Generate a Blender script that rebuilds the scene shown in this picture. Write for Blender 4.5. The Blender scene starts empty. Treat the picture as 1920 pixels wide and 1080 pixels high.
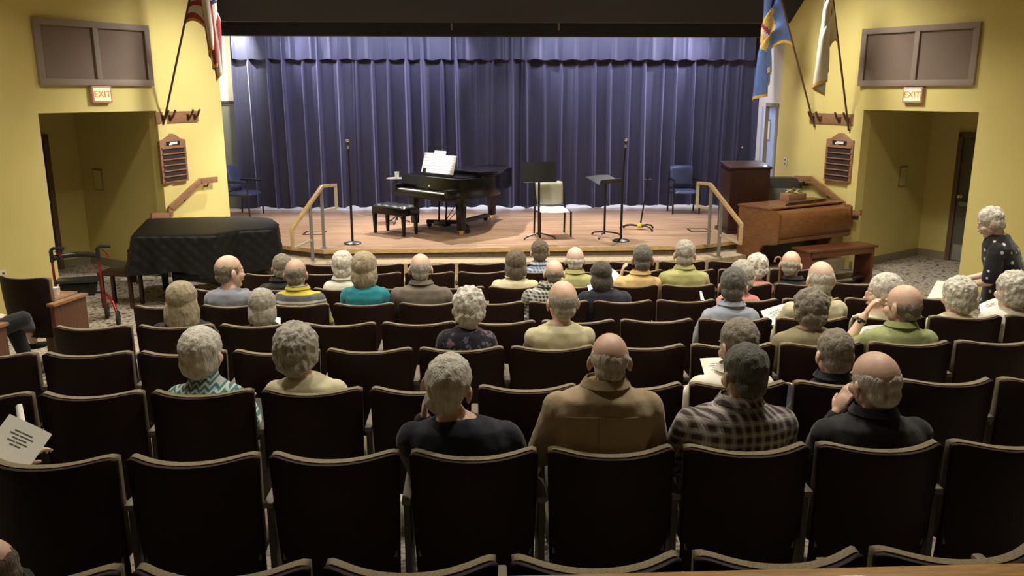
import bpy, bmesh, math, random
from mathutils import Vector, Matrix, noise
random.seed(7)
PI = math.pi
R = math.radians
sc = bpy.context.scene
ROOT = sc.collection
C = bpy.data.collections.new('hall'); ROOT.children.link(C)

# ------------------------------------------------------------------ camera
F_PX = 1560.0
PITCH, YAW, CAM_H = R(13.3), R(2.5), 2.85
cam_d = bpy.data.cameras.new('camera')
cam_d.sensor_width = 36.0
cam_d.lens = 36.0 * F_PX / 1920.0
cam_d.clip_end = 100
cam = bpy.data.objects.new('camera', cam_d)
C.objects.link(cam)
cam.location = (0, 0, CAM_H)
cam.rotation_euler = (R(90) - PITCH, 0, -YAW)
sc.camera = cam

# ------------------------------------------------------------------ world, exposure
w = bpy.data.worlds.new('world'); sc.world = w
w.use_nodes = True
w.node_tree.nodes['Background'].inputs[0].default_value = (1.0, 0.85, 0.6, 1)
w.node_tree.nodes['Background'].inputs[1].default_value = 0.004
sc.view_settings.view_transform = 'Standard'
sc.view_settings.look = 'None'
sc.view_settings.gamma = 1.0
sc.view_settings.use_curve_mapping = False
sc.view_settings.exposure = 0.0

# ------------------------------------------------------------------ lamps of the hall and stage, with added fill spots
def area(name, loc, target, sx, sy, power, color, spread=180):
    d = bpy.data.lights.new(name, 'AREA'); d.shape = 'RECTANGLE'
    d.size, d.size_y, d.energy, d.color = sx, sy, power, color
    d.spread = R(spread)
    o = bpy.data.objects.new(name, d); C.objects.link(o)
    o.location = loc
    v = Vector(target) - Vector(loc)
    o.rotation_euler = v.to_track_quat('-Z', 'Y').to_euler()
    return o
def spot(name, loc, target, power, color, angle=60, blend=0.6, radius=0.08):
    d = bpy.data.lights.new(name, 'SPOT')
    d.energy, d.color, d.spot_size, d.spot_blend, d.shadow_soft_size = power, color, R(angle), blend, radius
    o = bpy.data.objects.new(name, d); C.objects.link(o)
    o.location = loc
    v = Vector(target) - Vector(loc)
    o.rotation_euler = v.to_track_quat('-Z', 'Y').to_euler()
    return o
WARM = (1.0, 0.92, 0.76); WHITE = (1.0, 0.95, 0.88); COOL = (0.62, 0.68, 1.0)
# border lights between the header and the curtain
for x in (-3.1, -1.2, 2.1, 4.0):
    area('border_light', (x, 16.0, 4.15), (x, 17.1, 2.4), 1.5, 0.12, 48, (0.72, 0.72, 1.0))
# stage downlights above the platform
for x, p in ((-3.0, 50), (-0.6, 90), (1.4, 65), (3.4, 50)):
    spot('stage_downlight', (x, 15.25, 4.2), (x, 14.3, 0.5), p * 13, WHITE, 72, 0.7, 0.07)
for x in (-2.6, 0.4, 3.4):
    spot('curtain_fill', (x, 15.2, 4.05), (x + 0.3, 16.9, 1.2), 110, (0.85, 0.84, 1.0), 70, 0.9, 0.04)  # unseen spots added to fill the curtain from the front
for xa, xb in ((-4.3, 0.2), (5.2, 0.8), (0.5, -3.2), (0.5, 4.4)):
    spot('curtain_graze_fill', (xa, 16.35, 4.05), (xb, 17.0, 1.9), 330 if abs(xa) > 1 else 200, (0.80, 0.80, 1.0), 75, 0.9, 0.04)  # grazing spots added to bring out the curtain folds
spot('piano_spotlight', (-1.2, 11.6, 5.2), (-0.62, 14.3, 1.6), 1100, (1.0, 0.98, 0.96), 11, 0.5, 0.03)
spot('wall_fill', (-4.35, 16.3, 4.25), (-5.1, 17.3, 3.0), 520, (1.0, 1.0, 0.93), 80, 0.8, 0.05)  # added spot, brightens the cream wall left of the curtain
# wall washers on the two splayed walls by the stage
spot('wall_washer', (-0.6, 12.3, 5.6), (-4.75, 13.5, 2.0), 1500, (1.0, 0.96, 0.88), 50, 0.9, 0.5)
spot('wall_washer', (3.2, 11.9, 5.6), (6.1, 13.3, 2.2), 950, (1.0, 0.95, 0.84), 62, 0.9, 0.6)
# house downlights over the front rows
for x, y, p in ((-4.6, 8.6, 68), (-1.5, 9.6, 95), (1.6, 9.6, 95), (5.2, 8.6, 85), (-2.8, 6.6, 50), (0.3, 6.6, 62), (3.4, 6.6, 66), (-1.6, 4.3, 34), (1.6, 4.3, 50)):
    area('house_downlight', (x, y, 5.5), (x, y + 0.2, 0), 0.35, 0.35, p, WARM, 120)
# work light behind the curtain, seen in the gap under its hem
area('backstage_light', (0.6, 18.0, 3.2), (0.6, 18.0, 0.5), 8.0, 0.4, 650, (0.40, 0.58, 1.0))
area('side_room_light', (6.6, 17.2, 3.2), (6.2, 16.6, 1.5), 0.6, 0.6, 60, (0.75, 0.85, 1.0))

# ------------------------------------------------------------------ pixel rays onto real planes
_cp, _sp, _cy, _sy = math.cos(PITCH), math.sin(PITCH), math.cos(YAW), math.sin(YAW)
def ray(u, v):
    a = (u - 960) / F_PX; b = (540 - v) / F_PX
    y = _cp + b * _sp; z = -_sp + b * _cp
    return (a * _cy + y * _sy, -a * _sy + y * _cy, z)
def at_z(u, v, z):
    r = ray(u, v); t = (z - CAM_H) / r[2]
    return Vector((r[0] * t, r[1] * t, z))
def at_y(u, v, y):
    r = ray(u, v); t = y / r[1]
    return Vector((r[0] * t, y, CAM_H + r[2] * t))

# ------------------------------------------------------------------ materials
M = {}
def mat(name, col, rough=0.6, metal=0.0, emit=None, estr=0, bump=None, vary=None, spec=0.5, sheen=0, coat=0, scale=(1,1,1)):
    m = bpy.data.materials.new(name); m.use_nodes = True
    nt = m.node_tree; b = nt.nodes['Principled BSDF']
    b.inputs['Base Color'].default_value = (*col, 1)
    b.inputs['Roughness'].default_value = rough
    b.inputs['Metallic'].default_value = metal
    b.inputs['Specular IOR Level'].default_value = spec
    if sheen: b.inputs['Sheen Weight'].default_value = sheen
    if coat: b.inputs['Coat Weight'].default_value = coat
    if emit:
        b.inputs['Emission Color'].default_value = (*emit, 1); b.inputs['Emission Strength'].default_value = estr
    tc = nt.nodes.new('ShaderNodeTexCoord'); mp = nt.nodes.new('ShaderNodeMapping')
    nt.links.new(tc.outputs['Object'], mp.inputs[0]); mp.inputs['Scale'].default_value = scale
    if vary:   # (noise scale, amount)
        n = nt.nodes.new('ShaderNodeTexNoise'); n.inputs['Scale'].default_value = vary[0]; n.inputs['Detail'].default_value = 6
        nt.links.new(mp.outputs[0], n.inputs['Vector'])
        r = nt.nodes.new('ShaderNodeValToRGB'); a = vary[1]
        r.color_ramp.elements[0].position = 0.3; r.color_ramp.elements[1].position = 0.7
        r.color_ramp.elements[0].color = (*[max(0, c * (1 - a)) for c in col], 1)
        r.color_ramp.elements[1].color = (*[min(1, c * (1 + a)) for c in col], 1)
        nt.links.new(n.outputs[0], r.inputs[0]); nt.links.new(r.outputs[0], b.inputs['Base Color'])
    if bump:   # (noise scale, strength, distance)
        n = nt.nodes.new('ShaderNodeTexNoise'); n.inputs['Scale'].default_value = bump[0]; n.inputs['Detail'].default_value = 4
        nt.links.new(mp.outputs[0], n.inputs['Vector'])
        k = nt.nodes.new('ShaderNodeBump'); k.inputs['Strength'].default_value = bump[1]; k.inputs['Distance'].default_value = bump[2]
        nt.links.new(n.outputs[0], k.inputs['Height']); nt.links.new(k.outputs[0], b.inputs['Normal'])
    M[name] = m
    return m
def nodes(name):
    m = M[name]; return m.node_tree, m.node_tree.nodes['Principled BSDF'], m.node_tree.nodes['Mapping']
def mathn(nt, op, a, b=None):
    n = nt.nodes.new('ShaderNodeMath'); n.operation = op
    for i, x in enumerate((a, b)):
        if x is None: continue
        if isinstance(x, (int, float)): n.inputs[i].default_value = x
        else: nt.links.new(x, n.inputs[i])
    return n.outputs[0]
def mixc(nt, f, a, b):
    n = nt.nodes.new('ShaderNodeMix'); n.data_type = 'RGBA'
    if isinstance(f, (int, float)): n.inputs[0].default_value = f
    else: nt.links.new(f, n.inputs[0])
    for i, x in ((6, a), (7, b)):
        if isinstance(x, tuple): n.inputs[i].default_value = (*x, 1)
        else: nt.links.new(x, n.inputs[i])
    return n.outputs[2]

mat('yellow_paint', (0.74, 0.625, 0.225), 0.75, bump=(90, 0.08, 0.004), vary=(1.2, 0.04))
mat('cream_paint', (0.80, 0.76, 0.60), 0.7, vary=(1.5, 0.04))
mat('ceiling_paint', (0.55, 0.50, 0.38), 0.9, vary=(2, 0.04))
mat('black_paint', (0.022, 0.021, 0.023), 0.65, vary=(3, 0.2))
mat('header_black', (0.025, 0.027, 0.034), 0.8, vary=(0.8, 0.15))
mat('mauve_paint', (0.30, 0.235, 0.19), 0.6, vary=(3, 0.05))
mat('mauve_fabric', (0.235, 0.175, 0.14), 0.95, bump=(400, 0.3, 0.002), vary=(2, 0.06))
mat('door_brown', (0.16, 0.10, 0.06), 0.5, vary=(6, 0.2), scale=(6, 6, 1))
mat('door_paint', (0.13, 0.13, 0.095), 0.6, vary=(4, 0.1))
mat('door_blue', (0.42, 0.55, 0.74), 0.45, vary=(3, 0.06))
mat('baseboard', (0.30, 0.26, 0.18), 0.6, vary=(4, 0.1))
mat('rail_oak', (0.60, 0.42, 0.20), 0.35, vary=(12, 0.25), scale=(1, 6, 6), coat=0.2)
mat('rail_cream', (0.55, 0.50, 0.38), 0.4, vary=(8, 0.05))
mat('wall_oak', (0.30, 0.155, 0.075), 0.4, vary=(14, 0.3), scale=(1, 1, 7), coat=0.2)
mat('dark_oak', (0.095, 0.045, 0.02), 0.4, vary=(10, 0.3), scale=(1, 1, 6))
mat('organ_oak', (0.21, 0.085, 0.030), 0.36, vary=(9, 0.32), scale=(1, 1, 8), coat=0.25)
mat('mahogany', (0.032, 0.010, 0.007), 0.4, vary=(8, 0.3), scale=(1, 1, 5), coat=0.15)
mat('bench_red', (0.13, 0.038, 0.02), 0.32, vary=(10, 0.3), scale=(1, 6, 6), coat=0.3)
mat('panel_wood', (0.12, 0.05, 0.028), 0.45, vary=(8, 0.25), scale=(6, 6, 1))
mat('capping_oak', (0.60, 0.33, 0.11), 0.4, vary=(14, 0.25), scale=(1, 8, 8), coat=0.2)
mat('piano_black', (0.005, 0.005, 0.006), 0.22, spec=0.3, vary=(4, 0.1))
mat('satin_black', (0.012, 0.012, 0.013), 0.4, vary=(8, 0.2))
mat('rubber', (0.012, 0.012, 0.012), 0.8, vary=(9, 0.2))
mat('leather_black', (0.016, 0.016, 0.02), 0.35, bump=(120, 0.3, 0.003), vary=(10, 0.2))
mat('brass', (0.75, 0.55, 0.22), 0.3, 1.0, vary=(9, 0.1))
mat('chrome', (0.75, 0.75, 0.78), 0.2, 1.0, vary=(9, 0.05))
mat('grey_metal', (0.32, 0.31, 0.29), 0.45, 0.3, vary=(9, 0.08))
mat('ivory', (0.85, 0.82, 0.70), 0.35, vary=(5, 0.03))
mat('paper', (0.86, 0.84, 0.76), 0.8, vary=(3, 0.03))
mat('sheet_white', (0.92, 0.92, 0.92), 0.8, vary=(3, 0.02))
mat('ink', (0.12, 0.11, 0.10), 0.8, vary=(9, 0.1))
mat('cup_white', (0.9, 0.9, 0.88), 0.4, vary=(4, 0.02))
mat('seat_shell', (0.018, 0.0055, 0.0032), 0.6, spec=0.25, vary=(5, 0.3), bump=(200, 0.1, 0.002))
mat('seat_fabric', (0.225, 0.18, 0.11), 0.95, vary=(160, 0.35), bump=(300, 0.4, 0.003), sheen=0.1)
mat('arm_plastic', (0.17, 0.14, 0.105), 0.5, vary=(6, 0.08))
mat('seat_leg', (0.10, 0.085, 0.075), 0.5, 0.4, vary=(6, 0.1))
mat('cover_black', (0.0035, 0.0035, 0.0045), 0.55, spec=0.35, vary=(6, 0.25))
mat('blue_vinyl', (0.05, 0.062, 0.11), 0.4, vary=(8, 0.15), bump=(150, 0.2, 0.002))
mat('navy_vinyl', (0.03, 0.045, 0.10), 0.35, vary=(8, 0.15))
mat('cream_vinyl', (0.52, 0.52, 0.40), 0.5, vary=(8, 0.06), bump=(200, 0.2, 0.002))
mat('red_metal', (0.24, 0.008, 0.010), 0.25, 0.3, coat=0.5, vary=(6, 0.1))
mat('yellow_plastic', (0.75, 0.6, 0.05), 0.5, vary=(6, 0.05))
mat('exit_box', (0.55, 0.30, 0.26), 0.5, vary=(6, 0.05))
mat('exit_glow', (0.9, 0.7, 0.3), 0.5, emit=(1.0, 0.72, 0.28), estr=1.5, vary=(30, 0.1))
mat('exit_letters', (0.75, 0.10, 0.04), 0.5, emit=(0.9, 0.16, 0.05), estr=0.55, vary=(30, 0.1))
mat('phone_glow', (0.6, 0.6, 0.9), 0.3, emit=(0.75, 0.78, 1.0), estr=3.0, vary=(30, 0.05))
mat('speaker_cloth', (0.13, 0.13, 0.105), 0.95, bump=(500, 0.4, 0.002), vary=(5, 0.1))
mat('green_poster', (0.08, 0.30, 0.07), 0.7, vary=(9, 0.2))
mat('peach_paint', (0.75, 0.52, 0.34), 0.7, vary=(3, 0.06))
mat('gold_fringe', (0.62, 0.38, 0.08), 0.7, vary=(60, 0.4))
mat('flag_red', (0.33, 0.035, 0.045), 0.7, vary=(20, 0.15), bump=(300, 0.1, 0.001))
mat('flag_white', (0.66, 0.60, 0.52), 0.7, vary=(12, 0.06), bump=(300, 0.1, 0.001))
mat('flag_navy', (0.02, 0.03, 0.12), 0.7, vary=(20, 0.1))
mat('flag_blue', (0.10, 0.17, 0.44), 0.6, vary=(16, 0.12))
mat('flag_buff', (0.62, 0.45, 0.13), 0.7, vary=(16, 0.1))
mat('outlet_white', (0.75, 0.70, 0.55), 0.5, vary=(5, 0.03))
mat('plaque_felt', (0.035, 0.018, 0.02), 0.9, vary=(30, 0.2))
mat('eye_white', (0.8, 0.78, 0.74), 0.3, vary=(5, 0.05))
mat('watch_black', (0.02, 0.02, 0.02), 0.3, vary=(5, 0.1))
mat('green_leaf', (0.34, 0.31, 0.12), 0.7, vary=(20, 0.4))

# carpet: beige with dark flowers
mat('carpet', (0.35, 0.31, 0.25), 0.95)
nt, b, mp = nodes('carpet')
vo = nt.nodes.new('ShaderNodeTexVoronoi'); vo.inputs['Scale'].default_value = 10
n1 = nt.nodes.new('ShaderNodeTexNoise'); n1.inputs['Scale'].default_value = 9; n1.inputs['Detail'].default_value = 5
n2 = nt.nodes.new('ShaderNodeTexNoise'); n2.inputs['Scale'].default_value = 30; n2.inputs['Detail'].default_value = 5
for n in (vo, n1, n2): nt.links.new(mp.outputs[0], n.inputs['Vector'])
d = mathn(nt, 'ADD', vo.outputs['Distance'], mathn(nt, 'MULTIPLY', n1.outputs[0], 0.5))
f1 = mathn(nt, 'LESS_THAN', d, 0.53)
f2 = mathn(nt, 'GREATER_THAN', n2.outputs[0], 0.53)
cc = mixc(nt, mathn(nt, 'MULTIPLY', f2, 0.7), (0.46, 0.41, 0.33), (0.13, 0.085, 0.07))
cc = mixc(nt, mathn(nt, 'MULTIPLY', f1, 0.85), cc, (0.035, 0.024, 0.035))
nt.links.new(cc, b.inputs['Base Color'])

mat('step_carpet', (0.44, 0.35, 0.23), 0.95, vary=(30, 0.2), bump=(200, 0.4, 0.004))
mat('riser_dark', (0.12, 0.085, 0.06), 0.9, vary=(20, 0.2))
# stage boards
mat('stage_boards', (0.36, 0.19, 0.10), 0.34, coat=0.12)
nt, b, mp = nodes('stage_boards')
br = nt.nodes.new('ShaderNodeTexBrick'); br.inputs['Scale'].default_value = 1.0
br.inputs['Brick Width'].default_value = 1.3; br.inputs['Row Height'].default_value = 0.09
br.inputs['Mortar Size'].default_value = 0.003; br.inputs['Color1'].default_value = (0.45, 0.285, 0.175, 1)
br.inputs['Color2'].default_value = (0.27, 0.155, 0.09, 1); br.inputs['Mortar'].default_value = (0.10, 0.045, 0.02, 1)
nt.links.new(mp.outputs[0], br.inputs['Vector'])
mp2 = nt.nodes.new('ShaderNodeMapping'); mp2.inputs['Scale'].default_value = (1.2, 22, 1); tc = nt.nodes['Texture Coordinate']
nt.links.new(tc.outputs['Object'], mp2.inputs[0])
n1 = nt.nodes.new('ShaderNodeTexNoise'); n1.inputs['Scale'].default_value = 1.4; n1.inputs['Detail'].default_value = 7
nt.links.new(mp2.outputs[0], n1.inputs['Vector'])
rp = nt.nodes.new('ShaderNodeValToRGB'); rp.color_ramp.elements[0].position = 0.35; rp.color_ramp.elements[1].position = 0.66
nt.links.new(n1.outputs[0], rp.inputs[0])
nt.links.new(mixc(nt, mathn(nt, 'MULTIPLY', rp.outputs[0], 0.5), br.outputs[0], (0.60, 0.40, 0.26)), b.inputs['Base Color'])

mat('curtain_velvet', (0.034, 0.034, 0.062), 0.6, vary=(2.5, 0.12), sheen=1.0, scale=(1, 1, 0.2))
M['curtain_velvet'].node_tree.nodes['Principled BSDF'].inputs['Sheen Tint'].default_value = (0.72, 0.72, 1.0, 1)
M['curtain_velvet'].node_tree.nodes['Principled BSDF'].inputs['Sheen Roughness'].default_value = 0.35

# ------------------------------------------------------------------ mesh builder
class MB:
    def __init__(s): s.v = []; s.f = []; s.mi = []
    def add(s, vs, fs, mi=0):
        o = len(s.v); s.v += [tuple(p) for p in vs]; s.f += [tuple(i + o for i in f) for f in fs]; s.mi += [mi] * len(fs)
    def box(s, c, d, rz=0, rx=0, ry=0, mi=0, taper=1.0, m=None):
        mt = Matrix.Translation(c) @ Matrix.Rotation(rz, 4, 'Z') @ Matrix.Rotation(ry, 4, 'Y') @ Matrix.Rotation(rx, 4, 'X')
        if m is not None: mt = m @ mt
        vs = []
        for z in (-.5, .5):
            k = taper if z < 0 else 1
            for x, y in ((-.5, -.5), (.5, -.5), (.5, .5), (-.5, .5)):
                vs.append(mt @ Vector((x * d[0] * k, y * d[1] * k, z * d[2])))
        s.add(vs, [(0, 3, 2, 1), (4, 5, 6, 7), (0, 1, 5, 4), (1, 2, 6, 5), (2, 3, 7, 6), (3, 0, 4, 7)], mi)
    def prism(s, poly, z0, z1, mi=0, fn=None):
        n = len(poly)
        vs = [Vector((x, y, z0)) for x, y in poly] + [Vector((x, y, z1)) for x, y in poly]
        if fn: vs = [fn(p) for p in vs]
        s.add(vs, [tuple(range(n))[::-1], tuple(range(n, 2 * n))] + [(i, (i + 1) % n, n + (i + 1) % n, n + i) for i in range(n)], mi)
    def tube(s, pts, r, seg=8, mi=0, caps=True, closed=False):
        pts = [Vector(p) for p in pts]; rs = r if isinstance(r, (list, tuple)) else [r] * len(pts)
        vs = []; n = len(pts); ref = None
        for i, p in enumerate(pts):
            a = pts[i - 1] if i > 0 else (pts[-1] if closed else p); b = pts[(i + 1) % n] if (i < n - 1 or closed) else p
            t = (b - a); t = t.normalized() if t.length > 1e-9 else Vector((0, 0, 1))
            if ref is None:
                ref = Vector((0, 0, 1)) if abs(t.z) < 0.9 else Vector((1, 0, 0))
            x = (ref - t * ref.dot(t))
            if x.length < 1e-5: x = Vector((1, 0, 0)) - t * t.x
            x.normalize(); y = t.cross(x); ref = x
            for k in range(seg):
                a2 = 2 * PI * k / seg
                vs.append(p + (x * math.cos(a2) + y * math.sin(a2)) * rs[i])
        fs = []
        for i in range(n if closed else n - 1):
            j = (i + 1) % n
            for k in range(seg):
                fs.append((i * seg + k, i * seg + (k + 1) % seg, j * seg + (k + 1) % seg, j * seg + k))
        if caps and not closed:
            fs.append(tuple(range(seg))[::-1]); fs.append(tuple((n - 1) * seg + k for k in range(seg)))
        s.add(vs, fs, mi)
    def ell(s, c, r, m=None, nu=16, nv=10, mi=0):
        c = Vector(c); vs = [Vector((0, 0, -1))]
        for j in range(1, nv):
            ph = -PI / 2 + PI * j / nv
            for i in range(nu):
                th = 2 * PI * i / nu
                vs.append(Vector((math.cos(ph) * math.cos(th), math.cos(ph) * math.sin(th), math.sin(ph))))
        vs.append(Vector((0, 0, 1)))
        out = []
        for p in vs:
            q = Vector((p.x * r[0], p.y * r[1], p.z * r[2]))
            if m is not None: q = m @ q
            out.append(q + c)
        fs = [(0, 1 + (i + 1) % nu, 1 + i) for i in range(nu)]
        for j in range(nv - 2):
            for i in range(nu):
                a = 1 + j * nu + i; b2 = 1 + j * nu + (i + 1) % nu
                fs.append((a, b2, b2 + nu, a + nu))
        L = len(vs) - 1; o = 1 + (nv - 2) * nu
        fs += [(L, o + i, o + (i + 1) % nu) for i in range(nu)]
        s.add(out, fs, mi)
    def lathe(s, prof, c=(0, 0, 0), seg=24, mi=0):
        vs = []; n = len(prof)
        for r, z in prof:
            for k in range(seg):
                a = 2 * PI * k / seg; vs.append((c[0] + r * math.cos(a), c[1] + r * math.sin(a), c[2] + z))
        fs = [(i * seg + k, i * seg + (k + 1) % seg, (i + 1) * seg + (k + 1) % seg, (i + 1) * seg + k) for i in range(n - 1) for k in range(seg)]
        fs.append(tuple(range(seg))[::-1]); fs.append(tuple((n - 1) * seg + k for k in range(seg)))
        s.add(vs, fs, mi)
    def loft(s, rings, seg=20, mi=0):   # rings: (cx, cy, cz, rx, ry) stacked, closed by poles
        vs = []; n = len(rings)
        for cx, cy, cz, rx, ry in rings:
            for k in range(seg):
                a = 2 * PI * k / seg; ca, sa = math.cos(a), math.sin(a)
                e = 0.85
                vs.append((cx + rx * math.copysign(abs(ca) ** e, ca), cy + ry * math.copysign(abs(sa) ** e, sa), cz))
        fs = [(i * seg + k, i * seg + (k + 1) % seg, (i + 1) * seg + (k + 1) % seg, (i + 1) * seg + k) for i in range(n - 1) for k in range(seg)]
        fs.append(tuple(range(seg))[::-1]); fs.append(tuple((n - 1) * seg + k for k in range(seg)))
        s.add(vs, fs, mi)
    def chain(s, pts):   # tapered capsule chain: (point, radius)
        for i, (p, r) in enumerate(pts):
            s.ell(p, (r, r, r), nu=12, nv=8)
            if i: 
                q, r2 = pts[i - 1]; s.tube([q, p], [r2, r], 12)
    def slab(s, fn, nx, nz, th, mi=0):   # fn(a,b)->point and normal side; a,b in 0..1 ; th thickness along fn normal n
        A = []; B = []
        for j in range(nz + 1):
            for i in range(nx + 1):
                p, n = fn(i / nx, j / nz); A.append(Vector(p)); B.append(Vector(p) + Vector(n) * th)
        W = nx + 1; N = len(A); fs = []
        for j in range(nz):
            for i in range(nx):
                a = j * W + i; fs.append((a, a + 1, a + 1 + W, a + W)); fs.append((N + a, N + a + W, N + a + 1 + W, N + a + 1))
        for i in range(nx):
            fs.append((i, N + i, N + i + 1, i + 1)); a = nz * W + i; fs.append((a, a + 1, N + a + 1, N + a))
        for j in range(nz):
            a = j * W; fs.append((a, a + W, N + a + W, N + a)); a = j * W + nx; fs.append((a, N + a, N + a + W, a + W))
        s.add(A + B, fs, mi)
    def mesh(s, name, mats, smooth=True, bevel=0, angle=40):
        me = bpy.data.meshes.new(name); me.from_pydata(s.v, [], s.f); me.validate(clean_customdata=False)
        for m in (mats if isinstance(mats, (list, tuple)) else [mats]): me.materials.append(M[m] if isinstance(m, str) else m)
        if len(me.polygons) == len(s.mi): me.polygons.foreach_set('material_index', s.mi)
        bm = bmesh.new(); bm.from_mesh(me)
        bmesh.ops.recalc_face_normals(bm, faces=bm.faces)
        if bevel:
            es = [e for e in bm.edges if e.is_manifold and e.calc_face_angle(0) > R(35)]
            bmesh.ops.bevel(bm, geom=es, offset=bevel, segments=2, affect='EDGES', profile=0.6, clamp_overlap=True)
        if smooth:
            for f in bm.faces: f.smooth = True
            for e in bm.edges:
                if e.is_manifold and e.calc_face_angle(0) > R(angle): e.smooth = False
        bm.to_mesh(me); bm.free()
        return me
    def build(s, name, mats, parent=None, smooth=True, bevel=0, angle=40):
        o = bpy.data.objects.new(name, s.mesh(name, mats, smooth, bevel, angle)); C.objects.link(o)
        if parent is not None: o.parent = parent
        return o

def tag(o, label=None, cat=None, group=None, kind=None):
    if label: o['label'] = label
    if cat: o['category'] = cat
    if group: o['group'] = group
    if kind: o['kind'] = kind
    return o
def thing(name, label, cat, loc=(0, 0, 0), rz=0, group=None):
    o = bpy.data.objects.new(name, None); o.empty_display_size = 0.1; C.objects.link(o)
    o.location = loc; o.rotation_euler = (0, 0, rz)
    return tag(o, label, cat, group)
def struct(mb, name, mats, label=None, **k):
    o = mb.build(name, mats, None, **k); tag(o, label, None, None, 'structure'); return o
def dup(root, loc, rz, label, group=None):
    r = root.copy(); C.objects.link(r); r.location = loc; r.rotation_euler = (0, 0, rz); r['label'] = label
    if group: r['group'] = group
    for ch in list(root.children):
        c = ch.copy(); C.objects.link(c); c.parent = r
        for g in list(ch.children):
            d = g.copy(); C.objects.link(d); d.parent = c
    return r
def box(name, c, d, m, parent=None, bevel=0.004, **k):
    mb = MB(); mb.box(c, d, **k); return mb.build(name, m, parent, bevel=bevel)
ORD = ['first', 'second', 'third', 'fourth', 'fifth', 'sixth', 'seventh', 'eighth', 'ninth', 'tenth', 'eleventh', 'twelfth', 'thirteenth', 'fourteenth', 'fifteenth', 'sixteenth']

# ------------------------------------------------------------------ rows of seats: where each row stands on the raked floor
# (key, pixel column, pixel row of the back tops, height of the tops)
ROWDEF = [('0', 948, 1086, 1.44), ('A', 1015, 862, 1.40), ('B', 889, 737, 1.345), ('C', 955, 659, 1.275), ('D', 1172, 606, 1.205),
          ('E', 1215, 568, 1.10), ('F', 1241, 538, 1.02), ('G', 855, 513, 0.965), ('H', 898, 496, 0.925)]
ROWS = {}
for k, u, v, zt in ROWDEF:
    ROWS[k] = (at_z(u, v, zt).y, zt)
FLOORP = [(-4.2, 0.85), (1.2, 0.63)] + [(ROWS[k][0] + 0.1, ROWS[k][1] - 0.86) for k in '0ABCDEFGH'] + [(10.3, 0.0)]
def floor_z(y):
    if y >= FLOORP[-1][0]: return 0.0
    for (a, za), (b, zb) in zip(FLOORP, FLOORP[1:]):
        if y <= b: return za + (zb - za) * max(0, (y - a)) / (b - a)
    return 0.0

# ------------------------------------------------------------------ floor
m = MB()
pts = FLOORP + [(19.5, 0.0)]
for (a, za), (b2, zb) in zip(pts, pts[1:]):
    m.add([(-10, a, za), (10, a, za), (10, b2, zb), (-10, b2, zb), (-10, a, -0.3), (10, a, -0.3), (10, b2, -0.3), (-10, b2, -0.3)],
          [(0, 1, 2, 3), (4, 7, 6, 5), (0, 4, 5, 1), (3, 2, 6, 7)])
struct(m, 'floor', 'carpet', smooth=False)

# ------------------------------------------------------------------ walls
def unit(a): return Vector((math.sin(a), math.cos(a)))
CL, CR = Vector((-4.80, 13.05)), Vector((6.12, 13.14))
A1, A2 = R(33.6), R(20.8)
W1L = (CL, Vector((-math.sin(A1), -math.cos(A1))))     # frame: x along the wall, y into the room
W1R = (CR, Vector((-math.sin(A1), math.cos(A1))))
W2L = (CL, Vector((-math.sin(A2), -math.cos(A2))))
W2R = (CR, Vector((-math.sin(A2), math.cos(A2))))
def on_wall(u, v, wall):
    p, d = wall; r = ray(u, v)
    det = r[0] * -d[1] + d[0] * r[1]
    t = (p[0] * -d[1] + d[0] * p[1]) / det
    q = Vector((r[0] * t, r[1] * t))
    return (q - p).dot(d), CAM_H + r[2] * t
def wall_pt(wall, s, out=0.0):
    p, d = wall; n = Vector((-d.y, d.x))
    return p + d * s + n * out
def wall_rz(wall): return math.atan2(wall[1].y, wall[1].x)
TH = 0.16
def wall_seg(mb, wall, s0, s1, z0, z1, th=TH):
    a, b = wall_pt(wall, s0), wall_pt(wall, s1); c, d = wall_pt(wall, s1, -th), wall_pt(wall, s0, -th)
    mb.prism([tuple(a), tuple(b), tuple(c), tuple(d)], z0, z1)
ZC = 6.0
OT = 2.565                                                # top of both recess openings
LEN2L, LEN2R = 1.55, 1.93
# left: wall 1 with the recess opening, wall 2 by the stage, then the long side wall
mL = MB(); wall_seg(mL, W1L, 1.80, 4.2, -0.2, ZC); wall_seg(mL, W1L, 0.0, 1.80, OT, ZC)
struct(mL, 'wall_left', 'yellow_paint', smooth=False)
mL = MB(); wall_seg(mL, W2L, -LEN2L, -0.0, -0.2, ZC)
struct(mL, 'wall_left', 'yellow_paint', smooth=False)
pL = wall_pt(W1L, 4.2)
mL = MB(); mL.box((pL.x - TH / 2, (pL.y - 4.2) / 2, 2.9), (TH, pL.y + 4.2, ZC + 0.4))
struct(mL, 'wall_left', 'yellow_paint', smooth=False)
mR = MB(); wall_seg(mR, W1R, -4.4, -1.76, -0.2, ZC); wall_seg(mR, W1R, -1.76, 0, OT, ZC)
struct(mR, 'wall_right', 'yellow_paint', smooth=False)
mR = MB(); wall_seg(mR, W2R, 0, LEN2R, -0.2, ZC)
struct(mR, 'wall_right', 'yellow_paint', smooth=False)
pR = wall_pt(W1R, -4.4)
mR = MB(); mR.box((pR.x + TH / 2, (pR.y - 4.2) / 2, 2.9), (TH, pR.y + 4.2, ZC + 0.4))
struct(mR, 'wall_right', 'yellow_paint', smooth=False)
mB = MB(); mB.box(((pL.x + pR.x) / 2, -4.25, 2.9), (pR.x - pL.x, 0.1, 6.4)); struct(mB, 'wall_back', 'mahogany', smooth=False)
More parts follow.
